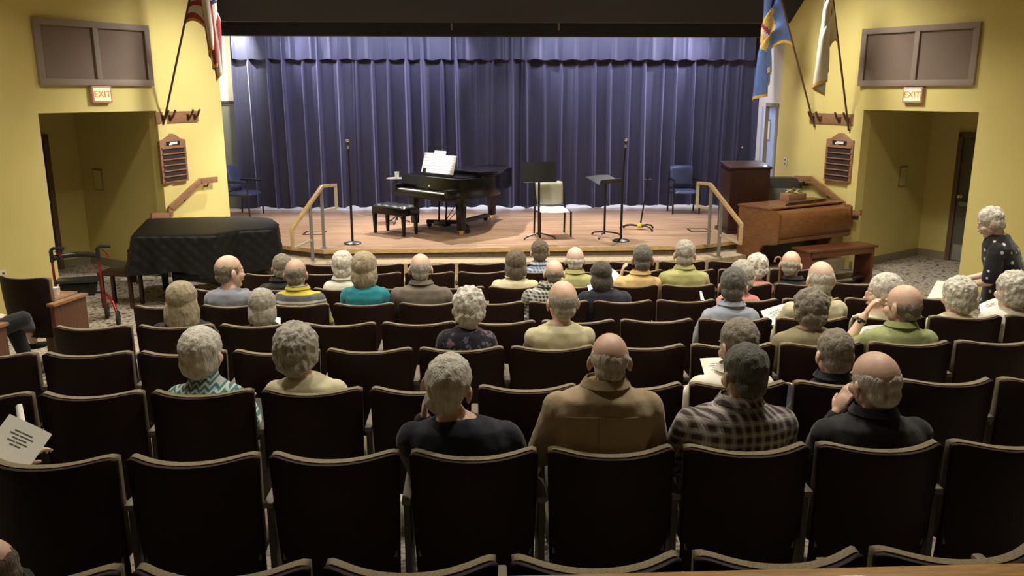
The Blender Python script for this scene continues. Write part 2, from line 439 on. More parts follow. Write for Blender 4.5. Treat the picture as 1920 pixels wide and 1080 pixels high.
# recesses
n1L = Vector((W1L[1].y, -W1L[1].x)); n1R = Vector((W1R[1].y, -W1R[1].x))          # away from the room
RD = 2.12
def recess(wall, side, nm):
    s_dir = 1 if side < 0 else -1
    n = Vector((wall[1].y, -wall[1].x)); c = wall[0] + n * RD
    m = MB()       # back wall of the recess, running away from the corner
    d = (c - wall[0]).normalized(); t = wall[1] * -s_dir * TH
    m.prism([tuple(wall[0]), tuple(c + d * TH), tuple(c + d * TH + t), tuple(wall[0] + t)], -0.2, OT + 0.05)
    struct(m, nm, 'yellow_paint', smooth=False)
    e = c + wall[1] * s_dir * 3.6
    m = MB(); m.prism([tuple(c), tuple(e), tuple(e + d * TH), tuple(c + d * TH)], -0.2, OT + 0.05)
    g = e - d * RD; m.prism([tuple(e), tuple(g), tuple(g + (e - c).normalized() * TH), tuple(e + (e - c).normalized() * TH)], -0.2, OT + 0.05)
    struct(m, nm, 'yellow_paint', smooth=False)
    m = MB(); q = wall[0] + wall[1] * s_dir * 3.7
    q = q + n * TH * 0.9; m.prism([tuple(wall[0] + n * TH * 0.9 - wall[1] * s_dir * TH), tuple(c + d * TH - wall[1] * s_dir * TH), tuple(e + d * TH), tuple(q)], OT + 0.002, OT + 0.12)
    struct(m, 'ceiling', 'ceiling_paint', smooth=False)
    m = MB(); k = 0.015
    a, b3 = wall[0] + wall[1] * s_dir * 0.0, c
    inn = wall[1] * s_dir * k
    m.prism([tuple(a), tuple(b3), tuple(b3 + inn), tuple(a + inn)], 0, 0.13)
    inn = -d * k
    m.prism([tuple(c), tuple(c + wall[1] * s_dir * 0.52), tuple(c + wall[1] * s_dir * 0.52 + inn), tuple(c + inn)], 0, 0.13)
    struct(m, 'baseboard_left' if side < 0 else 'baseboard_right', 'baseboard', smooth=False)
    return c, d
cL, dL = recess(W1L, -1, 'wall_left'); cR, dR = recess(W1R, 1, 'wall_right')
# ceiling of the hall
m = MB(); m.box(((pL.x + pR.x) / 2, 5.1, ZC + 0.06), (pR.x - pL.x + 0.4, 18.9, 0.12)); struct(m, 'ceiling', 'ceiling_paint', smooth=False)

# doors in the recesses: brown frame, grey-brown leaf, push bar
def recess_door(c, wall, s_dir, nm):
    d_al = wall[1] * s_dir; ang = math.atan2(d_al.y, d_al.x)
    t = thing(nm, None, None, (c.x + d_al.x * 0.52, c.y + d_al.y * 0.52, 0), ang); del_cat(t)
    t['kind'] = 'structure'
    sg = -1 if s_dir > 0 else 1      # local y sign that points into the recess
    sg = 1 if s_dir > 0 else -1
    f = MB()
    for x in (0.04, 1.06): f.box((x, 0.03 * sg, 1.09), (0.08, 0.10, 2.18))
    f.box((0.55, 0.03 * sg, 2.14), (1.10, 0.10, 0.08))
    f.build('door_frame', 'door_brown', t, bevel=0.004)
    box('door_leaf', (0.55, 0.02 * sg, 1.05), (0.94, 0.045, 2.09), 'door_paint', t)
    box('kick_plate', (0.55, 0.046 * sg, 0.16), (0.88, 0.006, 0.27), 'grey_metal', t, bevel=0.001)
    b = MB(); b.box((0.55, 0.10 * sg, 1.0), (0.80, 0.035, 0.06)); b.box((0.20, 0.07 * sg, 1.0), (0.10, 0.06, 0.08)); b.box((0.90, 0.07 * sg, 1.0), (0.10, 0.06, 0.08))
    b.build('push_bar', 'grey_metal', t, bevel=0.004)
    h = MB(); h.lathe([(0.03, 0), (0.03, 0.01), (0.012, 0.02), (0.012, 0.05), (0.028, 0.06), (0.028, 0.08), (0.01, 0.085)], seg=14)
    h.v = [(0.14 + x, (0.045 + z) * sg, 1.12 + y) for x, y, z in h.v]
    h.build('door_lock', 'chrome', t)
    return t
def del_cat(o):
    for k in ('category', 'label'):
        if k in o: del o[k]
recess_door(cL, W1L, 1, 'door_1'); recess_door(cR, W1R, -1, 'door_2')

# ------------------------------------------------------------------ walls beside the stage, side room, stage shell
EL, ER = wall_pt(W2L, -LEN2L), wall_pt(W2R, LEN2R)
def frame_wall(p, q, inward):     # frame whose x runs so that y points inward
    d = (q - p).normalized()
    if Vector((-d.y, d.x)).dot(inward) < 0: return (q, -d), (q - p).length
    return (p, d), (q - p).length
W3L, l3L = frame_wall(EL, Vector((-5.4, 17.5)), Vector((1, 0)))
W3R, l3R = frame_wall(ER, Vector((5.80, 17.5)), Vector((-1, 0)))
# left: solid wall with a dark door
m = MB(); wall_seg(m, W3L, 0, l3L, 0.3, 5.2); struct(m, 'wall_left', 'cream_paint', smooth=False)
m = MB(); m.box((-5.2, 17.40, 2.85), (1.5, 0.08, 4.7)); struct(m, 'wall_back', 'cream_paint', smooth=False)
dxp = at_y(428, 300, 17.3).x
t = thing('door_3', None, None, (dxp - 0.05, 17.355, 0.5), 0); del_cat(t); t['kind'] = 'structure'
f = MB(); f.box((-0.44, -0.03, 1.075), (0.07, 0.06, 2.15)); f.box((0.44, -0.03, 1.075), (0.07, 0.06, 2.15)); f.box((0, -0.03, 2.13), (0.95, 0.06, 0.06))
f.build('door_frame', 'black_paint', t, bevel=0.003)
box('door_leaf', (0, -0.015, 1.04), (0.82, 0.03, 2.08), 'door_paint', t)
# right: doorway with an open pale blue door, side room beyond
s_a, s_b = 0, 0
dn = (Vector((5.80, 17.5)) - ER).normalized()
def rp(s): return ER + dn * s
L3 = (Vector((5.80, 17.5)) - ER).length
out = Vector((dn.y, -dn.x)) * TH
def seg2(m, s0, s1, z0, z1):
    a, b4 = rp(s0), rp(s1); m.prism([tuple(a), tuple(b4), tuple(b4 + out), tuple(a + out)], z0, z1)
m = MB(); seg2(m, 0, 0.06, 0.3, 5.2); seg2(m, 0.06, 1.20, 2.62, 5.2); seg2(m, 1.20, L3, 0.3, 5.2)
struct(m, 'wall_right', 'cream_paint', smooth=False)
m = MB()
for s in (0.06, 1.15):
    a, b4 = rp(s), rp(s + 0.05); m.prism([tuple(a - out * 0.12), tuple(b4 - out * 0.12), tuple(b4 + out * 1.05), tuple(a + out * 1.05)], 0.5, 2.62)
a, b4 = rp(0.06), rp(1.20); m.prism([tuple(a - out * 0.12), tuple(b4 - out * 0.12), tuple(b4 + out * 1.05), tuple(a + out * 1.05)], 2.57, 2.64)
struct(m, 'trim_1', 'baseboard', smooth=False)
hp = at_y(1453, 260, 15.75); ep = at_y(1427, 260, 16.5)
ang = math.atan2(ep.y - hp.y, ep.x - hp.x); ln = math.hypot(ep.x - hp.x, ep.y - hp.y)
t = thing('door_4', None, None, (hp.x, hp.y, 0.5), ang); del_cat(t); t['kind'] = 'structure'
lf = MB(); lf.box((ln / 2, 0, 1.52 - 0.49 + 0.01), (ln, 0.045, 2.04)); lf.build('door_leaf', 'door_blue', t, bevel=0.004)
box('window_frame', (ln * 0.42, 0.0, 1.62), (0.22, 0.055, 0.42), 'mauve_paint', t)
box('pane', (ln * 0.42, 0.0, 1.62), (0.14, 0.062, 0.34), 'cream_paint', t)
box('door_handle', (ln * 0.9, 0.05, 0.98), (0.10, 0.05, 0.025), 'chrome', t); box('door_handle', (ln * 0.9, -0.05, 0.98), (0.10, 0.05, 0.025), 'chrome', t)
m = MB(); m.box((7.0, 18.0, 1.9), (2.4, 0.1, 3.2)); m.box((8.2, 16.2, 1.9), (0.1, 3.6, 3.2)); m.box((7.0, 14.75, 1.9), (2.2, 0.1, 3.2)); m.box((7.0, 16.3, 3.5), (2.5, 3.6, 0.1))
struct(m, 'wall_right', 'peach_paint', smooth=False)
pp = at_y(1458, 222, 17.9)
t = thing('wall_poster', 'green poster on the wall of the side room seen through the open stage door', 'poster', (pp.x, 17.94, pp.z - 0.3), 0)
box('poster_sheet', (0, -0.005, 0.3), (0.5, 0.01, 0.6), 'green_poster', t, bevel=0.001); box('poster_border', (0, -0.001, 0.33), (0.56, 0.006, 0.74), 'paper', t, bevel=0.001)
m = MB(); m.box((0.1, 18.7, 2.6), (12.4, 0.12, 5.2)); struct(m, 'wall_back', 'cream_paint', smooth=False)
m = MB(); m.box((0.1, 16.8, 5.2), (12.4, 4.0, 0.1)); struct(m, 'ceiling', 'black_paint', smooth=False)
m = MB(); m.prism([(14.86, 4.0), (15.02, 4.0), (15.02, ZC), (13.17, ZC)], -5.3, 6.6, fn=lambda p: Vector((p.z, p.x, p.y)))
struct(m, 'trim_2', 'header_black', smooth=False)
m = MB(); m.box((0.5, 15.8, 4.5), (10.8, 0.2, 1.36)); struct(m, 'trim_3', 'black_paint', smooth=False)
for u in (847, 1048):
    p = at_y(u, 50, 15.68); o = box('hanger_bracket', (p.x, 15.69, p.z), (0.03, 0.03, 0.12), 'grey_metal')
    tag(o, 'small metal hanger on the dark beam above the curtain, %s of the two' % ('left' if u < 900 else 'right'), 'bracket', 'hangers on the dark beam')

# stage platform
EDGE = [(-4.62, 14.02), (-3.22, 13.12), (-2.32, 12.60), (3.36, 12.70), (4.28, 13.18), (5.85, 14.05)]
EDGE = [Vector(e) for e in EDGE]
m = MB(); m.prism([tuple(e) for e in EDGE] + [(6.1, 18.64), (-5.9, 18.64)], 0, 0.5)
struct(m, 'floor', 'stage_boards', smooth=False)
def offset(poly, d):
    out = []
    for i, p in enumerate(poly):
        n = Vector((0, 0))
        for a, b5 in ((i - 1, i), (i, i + 1)):
            if a >= 0 and b5 < len(poly):
                t = (poly[b5] - poly[a]).normalized(); n += Vector((t.y, -t.x))
        n.normalize(); out.append(p + n * d)
    return out
def strip(m, inner, outer, z0, z1):
    m.prism([tuple(p) for p in outer] + [tuple(p) for p in inner[::-1]], z0, z1)
m = MB(); e1 = offset(EDGE, 0.035); strip(m, EDGE, e1, 0.44, 0.503); struct(m, 'trim_4', 'rail_oak', smooth=False)
m = MB(); strip(m, EDGE, offset(EDGE, 0.012), 0.0, 0.44); struct(m, 'trim_5', 'riser_dark', smooth=False)
e2, e3 = offset(EDGE, 0.47), offset(EDGE, 0.85)
m = MB(); strip(m, offset(EDGE, 0.012), e2, 0.0, 0.36); struct(m, 'floor', 'step_carpet', smooth=False)
m = MB(); strip(m, e2, e3, 0.0, 0.18); struct(m, 'floor', 'step_carpet', smooth=False)
# floor pockets (black framed hatches)
for u, v, lab in ((1310, 432, 'black framed hatch in the stage boards before the blue armless-looking chair on the right'), (590, 437, 'black framed hatch in the stage boards behind the left stair rail')):
    p = at_z(u, v, 0.5)
    lab = 'black framed hatch in the stage boards, %s' % ('right, beside the stair rail near the podium' if u > 900 else 'left, seen between the posts of the stair rail')
    t = thing('floor_hatch', lab, 'hatch', (p.x, p.y, 0.5), 0, 'hatches in the stage floor')
    f = MB(); w2, d2 = 0.16, 0.17
    for x, y, a, c2 in ((0, d2, 2 * w2 + .03, .03), (0, -d2, 2 * w2 + .03, .03), (w2, 0, .03, 2 * d2), (-w2, 0, .03, 2 * d2)): f.box((x, y, 0.004), (a, c2, 0.008))
    f.build('hatch_frame', 'satin_black', t, smooth=False); box('hatch_lid', (0, 0, 0.002), (2 * w2 - .03, 2 * d2 - .03, 0.004), 'stage_boards', t, bevel=0)

# ------------------------------------------------------------------ curtains
def curtain(name, x0, x1, y, z0, z1, label, cat, seed, pitch=0.335, amp=0.15, flat=False):
    rnd = random.Random(seed); nx = int((x1 - x0) / 0.011); nz = 14
    cs = []; x = x0
    while x < x1 + 0.5:
        cs.append((x + rnd.uniform(-.03, .03), rnd.uniform(0.7, 1.3), rnd.uniform(-.5, .5), rnd.uniform(0.04, 0.065))); x += pitch * rnd.uniform(0.93, 1.07)
    v = []; f = []
    for j in range(nz + 1):
        tz = j / nz; z = z0 + (z1 - z0) * tz
        for i in range(nx + 1):
            x = x0 + (x1 - x0) * i / nx; d = 0
            for c, a, sw, wd in cs:
                cx = c + sw * 0.10 * (1 - tz) ** 1.5 * (0 if flat else 1)
                q = (x - cx) / wd
                if abs(q) < 4: d -= a * math.exp(-q * q) * (0.6 + 0.4 * math.sin(q * 2.2 + sw * 3))
            d *= amp
            d += 0.02 * math.sin(x * 9.3 + seed) * (1 - tz) + 0.012 * noise.noise(Vector((x * 6, tz * 2, seed)))
            zz = z + ((0.075 if z0 < 1 else 0.01) * noise.noise(Vector((x * 2.2, 0, seed))) + 0.012 * math.sin(x * 17)) * (1 - tz) ** 6
            zz = max(zz, 0.506) if z0 < 1 else zz
            v.append((x, y + d, zz))
    W = nx + 1
    for j in range(nz):
        for i in range(nx):
            a = j * W + i; f.append((a, a + 1, a + 1 + W, a + W))
    n = len(v); v2 = v + [(p[0], p[1] + 0.008, p[2]) for p in v]; f2 = f + [tuple(n + k for k in q[::-1]) for q in f]
    mb = MB(); mb.add(v2, f2)
    o = mb.build(name, 'curtain_velvet', None, angle=180)
    return tag(o, label, cat)
xl, xm, xr = at_y(441, 300, 16.95).x, at_y(988, 300, 16.95).x, at_y(1427, 300, 16.95).x
curtain('stage_curtain', xl + 0.06, xm + 0.05, 17.04, 0.548, 4.4, 'left half of the pleated navy stage curtain, behind the grand piano', 'curtain', 3)
curtain('stage_curtain', xm - 0.05, xr + 0.02, 17.10, 0.543, 4.4, 'right half of the pleated navy stage curtain, behind the podium', 'curtain', 5)
xv0, xv1 = at_y(430, 90, 16.72).x, at_y(1424, 90, 16.72).x
curtain('curtain_valance', xv0, xv1, 16.93, 3.455, 4.4, 'short pleated navy valance across the top of the stage curtain', 'valance', 11, pitch=0.37, amp=0.05, flat=True)

# ------------------------------------------------------------------ things on the walls
def wthing(name, label, cat, wall, s, z, group=None):
    p = wall_pt(wall, s); return thing(name, label, cat, (p.x, p.y, z), wall_rz(wall), group)
def acoustic_panel(wall, c_tl, c_br, label):
    s0, z1 = on_wall(*c_tl, wall); s1, z0 = on_wall(*c_br, wall)
    if s0 > s1: s0, s1 = s1, s0
    w2, h = s1 - s0, 0.86
    t = wthing('wall_panel', label, 'panel', wall, (s0 + s1) / 2, 2.93, 'double framed panels above the recesses')
    f = MB(); fw = 0.085
    f.box((0, .03, fw / 2), (w2, .06, fw)); f.box((0, .03, h - fw / 2), (w2, .06, fw))
    for x in (-w2 / 2 + fw / 2, w2 / 2 - fw / 2): f.box((x, .03, h / 2), (fw, .06, h - 2 * fw))
    f.box((0, .03, h / 2), (0.075, .06, h - 2 * fw))
    f.build('frame', 'mauve_paint', t, bevel=0.003)
    for sgn in (-1, 1): box('panel', (sgn * (w2 / 4 - .01), .012, h / 2), (w2 / 2 - fw, .02, h - 2 * fw), 'mauve_fabric', t, bevel=0)
acoustic_panel(W1L, (57, 40), (285, 160), 'mauve framed double panel on the yellow wall above the left recess')
acoustic_panel(W1R, (1611, 160), (1842, 50), 'mauve framed double panel on the yellow wall above the right recess')

def text_mesh(s, size, ext=0.004):
    cu = bpy.data.curves.new('txt', 'FONT'); cu.body = s; cu.size = size; cu.extrude = ext; cu.align_x = 'CENTER'; cu.align_y = 'CENTER'; cu.offset = 0.002
    o = bpy.data.objects.new('txt', cu); ROOT.objects.link(o)
    me = bpy.data.meshes.new_from_object(o.evaluated_get(bpy.context.evaluated_depsgraph_get()))
    bpy.data.objects.remove(o); bpy.data.curves.remove(cu)
    return me
def exit_sign(wall, u, v, label):
    s, z = on_wall(u, v, wall)
    t = wthing('exit_sign', label, 'exit sign', wall, s, z - 0.115, 'lit exit signs')
    box('housing', (0, 0.035, 0.115), (0.30, 0.07, 0.235), 'exit_box', t, bevel=0.012)
    box('face', (0, 0.072, 0.115), (0.245, 0.006, 0.18), 'exit_glow', t, bevel=0.001)
    me = text_mesh('EXIT', 0.125)
    me.materials.append(M['exit_letters'])
    me.transform(Matrix.Translation((0, 0.076, 0.115)) @ Matrix.Rotation(PI, 4, 'Z') @ Matrix.Rotation(PI / 2, 4, 'X'))
    o = bpy.data.objects.new('letters', me); C.objects.link(o); o.parent = t
exit_sign(W1L, 186, 177, 'lit exit sign under the framed panel over the left recess')
exit_sign(W1R, 1715, 178, 'lit exit sign under the framed panel over the right recess')

def plaque(wall, u0, u1, vm, label):
    s0, _ = on_wall(u0, vm, wall); s1, _ = on_wall(u1, vm, wall)
    if s0 > s1: s0, s1 = s1, s0
    w2 = abs(s1 - s0); _, zt = on_wall((u0 + u1) / 2, vm - 48, wall); _, zb = on_wall((u0 + u1) / 2, vm + 44, wall)
    h = zt - zb; t = wthing('hymn_board', label, 'hymn board', wall, (s0 + s1) / 2, zb, 'wooden slotted boards')
    prof = [(-w2 / 2, 0), (w2 / 2, 0), (w2 / 2, h * .86)]
    for i in range(13):
        a = i / 12; x = w2 / 2 * (1 - 2 * a) * 0.88; prof.append((x, h * .87 + h * .13 * math.cos((a - .5) * PI) ** 2.2))
    prof.append((-w2 / 2, h * .86))
    m = MB(); m.prism(prof, 0, 0.05, fn=lambda p: Vector((p.x, p.z, p.y))); m.build('board', 'wall_oak', t, bevel=0.003)
    box('slot_felt', (0, 0.052, h * .36), (w2 * .84, 0.006, h * .68), 'plaque_felt', t, bevel=0)
    for i in range(7): box('rail', (0, 0.06, h * (.02 + .115 * i)), (w2 * .9, 0.022, 0.018), 'wall_oak', t, bevel=0.002)
    box('title_window', (0, 0.052, h * .80), (w2 * .52, 0.006, h * .085), 'satin_black', t, bevel=0)
    m = MB(); m.box((-w2 * .02, .056, h * .805), (w2 * .26, .005, h * .05)); m.box((w2 * .10, .056, h * .785), (w2 * .12, .005, h * .035)); m.build('title_glint', 'cup_white', t)  # white boxes stand in for the glint on the title window
plaque(W2L, 297, 346, 298, 'wooden hymn board with dark slots on the left wall beside the stage')
plaque(W2R, 1551, 1602, 297, 'wooden hymn board with dark slots on the right wall beside the stage')

def rack(wall, u0, u1, v, label, pegs):
    s0, z = on_wall(u0, v, wall); s1, _ = on_wall(u1, v, wall); sa, sb = min(s0, s1), max(s0, s1)
    t = wthing('flag_rack', label, 'flag rack', wall, (sa + sb) / 2, z - 0.09, 'wooden flag pole racks')
    box('board', (0, 0.012, 0.09), (sb - sa, 0.024, 0.17), 'wall_oak', t, bevel=0.003)
    for u in pegs:
        s, _ = on_wall(u, v, wall); x = s - (sa + sb) / 2
        m = MB(); m.box((x, 0.028, 0.08), (0.06, 0.012, 0.09)); m.tube([(x, 0.03, 0.04), (x, 0.10, 0.12), (x, 0.14, 0.20)], 0.017, 10)
        m.build('bracket', 'dark_oak', t)
    return t
rack(W2L, 290, 370, 221, 'wooden flag rack with dark brackets on the left wall below the striped flag', (303, 316, 350, 362))
rack(W2R, 1520, 1606, 221, 'wooden flag rack with dark brackets on the right wall below the two flags', (1527, 1541, 1577, 1593))

def wall_rail(wall, path, label, hid):
    P = [on_wall(u, v, wall) for u, v in path]
    t = wthing('wall_handrail', label, 'handrail', wall, 0, 0, 'wall handrails')
    m = MB(); o = 0.10
    def seg(p, q):
        d = Vector((q[0] - p[0], 0, q[1] - p[1])); L = d.length; a = math.atan2(d.z, d.x)
        m.box(((p[0] + q[0]) / 2, o, (p[1] + q[1]) / 2), (L + 0.03, 0.045, 0.095), ry=-a)
    for p, q in zip(P, P[1:]): seg(p, q)
    m.build('rail', 'wall_oak', t, bevel=0.006)
    for i in hid:
        p = P[i]; q = P[i + 1]; c = ((p[0] + q[0]) / 2, (p[1] + q[1]) / 2)
        b = MB(); b.tube([(c[0], 0.0, c[1] - 0.1), (c[0], 0.07, c[1] - 0.1), (c[0], o, c[1] - 0.03)], 0.012, 8); b.build('bracket', 'satin_black', t)
    e = P[-1]; b = MB(); b.box((e[0] - (0.1 if e[0] > 0 else -0.1), o, e[1] - 0.085), (0.11, 0.04, 0.08)); b.build('end_block', 'dark_oak', t, bevel=0.004)
wall_rail(W2L, [(396, 336), (366, 339), (309, 391), (309, 404), (274, 405)], 'wooden handrail on the left wall behind the covered piano', (0, 1))
wall_rail(W2R, [(1500, 334), (1530, 335), (1590, 382), (1591, 398), (1622, 398)], 'wooden handrail on the right wall behind the organ', (0, 1))

def plate(wall, u, v, w2, h, label, name='wall_plate', cat='wall plate', mt='outlet_white'):
    s, z = on_wall(u, v, wall); t = wthing(name, label, cat, wall, s, z - h / 2)
    box('cover_plate', (0, 0.005, h / 2), (w2, 0.01, h), mt, t, bevel=0.002)
    return t, h
t, h = plate(W1L, 6, 515, 0.075, 0.12, 'pale wall outlet low on the left yellow wall', 'wall_outlet', 'outlet')
for z in (0.04, 0.08): box('socket', (0, 0.011, z), (0.03, 0.004, 0.025), 'riser_dark', t, bevel=0)
t, h = plate(W2R, 1473, 303, 0.085, 0.17, 'pale switch plate with two toggles beside the stage door', 'light_switch', 'switch')
for z in (0.05, 0.12): box('toggle', (0, 0.014, z), (0.015, 0.012, 0.025), 'riser_dark', t, bevel=0)
WBL = (CL, (CL - cL).normalized()); WBR = (CR, (cR - CR).normalized())
for wl, u, v, lab in ((WBL, 185, 337, 'pale notice frame on the back wall of the left recess'), (WBR, 1692, 331, 'pale notice frame on the back wall of the right recess')):
    d = wl[1]; n = Vector((-d.y, d.x)); s, z = on_wall(u, v, wl)
    if wl is WBR: pass
    p = wl[0] + d * s; t = thing('notice_frame', lab, 'notice', (p.x, p.y, z - 0.17), wall_rz(wl), 'notices in the recesses')
    k = -1 if (n.dot(Vector((0, -1))) < 0) else 1
    box('frame', (0, 0.01 * k, 0.17), (0.24, 0.02, 0.34), 'baseboard', t, bevel=0.003); box('sheet', (0, 0.021 * k, 0.17), (0.20, 0.004, 0.30), 'yellow_paint', t, bevel=0)

# ------------------------------------------------------------------ flags on poles
def flag(label, base, top, a_px, a_frac, hoist, fly, mats, colour, bundle, name='flag', seed=0, fringe=True, ext=2.9, n_out=Vector((1, 0))):
    """base, top: world points on the pole; a_frac: where along the pole the cloth starts"""
    base = Vector(base); d = (Vector(top) - base).normalized()
    t = thing(name, label, 'flag', base)
    m = MB(); m.tube([Vector((0, 0, 0)) - d * 0.06, d * ext], 0.016, 10); m.build('pole', 'dark_oak', t)
    m = MB(); m.ell(d * (ext + 0.04), (0.035, 0.035, 0.05)); m.tube([d * (ext + 0.07), d * (ext + 0.2)], [0.02, 0.003], 8); m.build('finial', 'brass', t)
    A = d * a_frac; T = d * (a_frac + hoist); ns, ntt = 44, 90
    hx = Vector((bundle[0], bundle[1], 0))                      # sideways offset of the hanging bundle from T
    wdir = Vector((d.x, d.y, 0)).normalized(); cross = Vector((-wdir.y, wdir.x, 0))
    rnd = random.Random(seed); ph = rnd.uniform(0, 6)
    m = MB(); vs = []; 
    for j in range(ns + 1):
        s = j / ns; H = T + (A - T) * s
        for i in range(ntt + 1):
            q = i / ntt; L = q * fly
            drop = L * 0.94
            # across the bundle: zig-zag of the hoist direction
            fold = math.sin(s * 5.2 * PI + ph + 0.6 * math.sin(q * 4)) 
            B = T + hx + wdir * (bundle[2] * (0.35 * (s - .5) + 0.34 * fold)) + cross * (0.06 * math.cos(s * 5.2 * PI + ph) + 0.05 * (s - 0.5))
            B.z = T.z - drop - s * hoist * 0.55 * (1 - 0.25 * q) + 0.03 * math.sin(s * 9 + ph)
            w2 = min(1, L / (0.20 + 0.72 * s)); w2 = w2 * w2 * (3 - 2 * w2)
            P = H * (1 - w2) + B * w2
            vs.append(P)
    W = ntt + 1; mis = []; fs = []
    for j in range(ns):
        for i in range(ntt):
            a = j * W + i; fs.append((a, a + 1, a + 1 + W, a + W)); mis.append(colour((j + .5) / ns, (i + .5) / ntt))
    N = len(vs); off = cross * 0.004
    m.v = [tuple(p) for p in vs] + [tuple(Vector(p) + off) for p in vs]
    m.f = fs + [tuple(N + k for k in f[::-1]) for f in fs]; m.mi = mis + mis
    m.build('cloth', mats, t, angle=180)
    if fringe:
        m = MB(); k = 0.045
        def strip2(idx):
            for a, b6 in zip(idx, idx[1:]):
                p, q = Vector(vs[a]), Vector(vs[b6]); dn2 = Vector((0, 0, -k))
                m.add([p, q, q + dn2, p + dn2, p + off, q + off, q + dn2 + off, p + dn2 + off], [(0, 1, 2, 3), (7, 6, 5, 4), (3, 2, 6, 7)])
        strip2([ns * W + i for i in range(W)]); strip2([j * W + ntt for j in range(ns + 1)])
        m.build('fringe', 'gold_fringe', t)
    return t
def us(s, q):
    if s < 7 / 13 and q < 0.4:
        i, j = s * 13 / 7 * 9, q / 0.4 * 11
        if (int(i) + int(j)) % 2 == 0 and abs(i % 1 - .5) < .3 and abs(j % 1 - .5) < .3: return 1
        return 2
    return 0 if int(s * 13) % 2 == 0 else 1
def blue(s, q):
    d = abs(s - .5) / .42 + abs(q - .42) / .26
    if d < 1: 
        if abs(s - .5) < .14 and abs(q - .42) < .12: return (2, 3, 4, 1)[int((s * 23 + q * 17)) % 4]
        return 1
    if abs(q - .86) < .03 and .25 < s < .75: return 3
    return 0
def white(s, q):
    if s < .4 and q < .22:
        if (abs(s - .25) < .03 and abs(q - .18) < .09) or (abs(q - .16) < .02 and abs(s - .25) < .17): return 2
        return 1
    return 0
bl = wall_pt(W2L, *[on_wall(303, 226, W2L)[0]], 0.05); zl = on_wall(303, 226, W2L)[1]
flag('red and white striped flag with gold fringe on the left wall pole', (bl.x, bl.y, zl), at_y(355, 2, 12.80), None, 1.55, 1.15, 1.50, ['flag_red', 'flag_white', 'flag_navy'], us, (0.02, 0.10, 0.26), seed=1, ext=2.75)
br_ = wall_pt(W2R, on_wall(1530, 232, W2R)[0], 0.05); zr = on_wall(1530, 232, W2R)[1]
flag('blue flag with a buff diamond and gold fringe on the pole nearer the stage', (br_.x, br_.y, zr), at_y(1465, 0, 13.75), None, 1.42, 1.15, 1.58, ['flag_blue', 'flag_buff', 'flag_red', 'flag_white', 'gold_fringe'], blue, (-0.06, 0.05, 0.34), seed=2, ext=2.75)
br_ = wall_pt(W2R, on_wall(1595, 238, W2R)[0], 0.05); zr = on_wall(1595, 238, W2R)[1]
flag('white flag with gold fringe on the pole farther from the stage', (br_.x, br_.y, zr), at_y(1562, 0, 12.85), None, 1.42, 1.15, 1.42, ['flag_white', 'flag_navy', 'flag_red'], white, (-0.02, -0.10, 0.38), seed=4, ext=2.7)

SZ = 0.5
# ------------------------------------------------------------------ grand piano on stage (local: keyboard side toward -Y, treble to +X)
def case_outline(w, L, n=18):
    pts = [(-w / 2, 0.0), (w / 2, 0.0), (w / 2, L * 0.30)]
    for i in range(1, n):
        t = i / n; x = w / 2 - (w * 0.50) * (t * t * (3 - 2 * t)); y = L * (0.32 + 0.60 * t); pts.append((x, y))
    for i in range(7):
        a = i / 6 * PI / 2 * 1.0; cx = -w / 2 + 0.18
        pts.append((cx + 0.38 * math.cos(a) - 0.0, L - 0.24 + 0.24 * math.sin(a)))
    pts.append((-w / 2 + 0.10, L)); pts.append((-w / 2, L - 0.08))
    out = [pts[0]]
    for p in pts[1:]:
        if (Vector(p) - Vector(out[-1])).length > 0.02: out.append(p)
    return out
W_P, L_P = 1.48, 2.25
lf_, rf_ = at_z(785, 425, SZ), at_z(879, 441, SZ)
kd = (rf_ - lf_).normalized(); rzp = math.atan2(kd.y, kd.x)
mid = (lf_ + rf_) / 2; nrm = Vector((-kd.y, kd.x, 0))
PO = mid - nrm * 0.28; PO.z = SZ
gp = thing('grand_piano', 'black grand piano with white music on its desk, on the stage', 'piano', PO, rzp)
ol = case_outline(W_P, L_P)
m = MB(); m.prism([(x, y) for x, y in ol if y >= 0.0], 0.62, 0.95)
m.build('case', 'piano_black', gp, bevel=0.006)
m = MB(); m.box((0, -0.10, 0.64), (W_P, 0.26, 0.07)); m.box((-W_P / 2 + .06, -0.10, 0.73), (0.12, 0.26, 0.13)); m.box((W_P / 2 - .06, -0.10, 0.73), (0.12, 0.26, 0.13)); m.box((0, -0.215, 0.69), (W_P - .24, 0.03, 0.05))
m.build('key_bed', 'piano_black', gp, bevel=0.008)
m = MB(); m.box((0, -0.115, 0.715), (W_P - 0.25, 0.16, 0.022)); kb = m.build('keyboard', 'ivory', gp, bevel=0.002)
m = MB()
x = -0.6; i = 0
while x < 0.6:
    if i % 7 in (0, 1, 3, 4, 5): m.box((x + 0.0117, -0.085, 0.731), (0.011, 0.095, 0.012))
    x += 0.0235; i += 1
m.build('black_keys', 'satin_black', kb)
m = MB(); m.box((0, 0.01, 0.83), (W_P - .05, 0.03, 0.23), rx=R(-8)); m.build('fallboard', 'piano_black', gp, bevel=0.006)
m = MB(); m.box((0, -0.012, 0.80), (0.05, 0.004, 0.03)); m.build('crest_plate', 'brass', gp)
lid = [(x * 1.01, y) for x, y in ol if y > 0.42 * 1.0 or y >= L_P * 0.30]
m = MB(); m.prism([(-W_P / 2 - .01, 0.48), (W_P / 2 + .01, 0.48)] + [(x * 1.012, y + .01) for x, y in ol if y > 0.485], 0.955, 0.98)
m.build('lid', 'piano_black', gp, bevel=0.004)
m = MB(); m.prism([(-W_P / 2 + .02, 0.50), (W_P / 2 - .02, 0.50), (W_P / 2 - .03, 0.92), (-W_P / 2 + .03, 0.92)], 0.990, 1.035); m.build('folded_lid_flap', 'piano_black', gp, bevel=0.004)
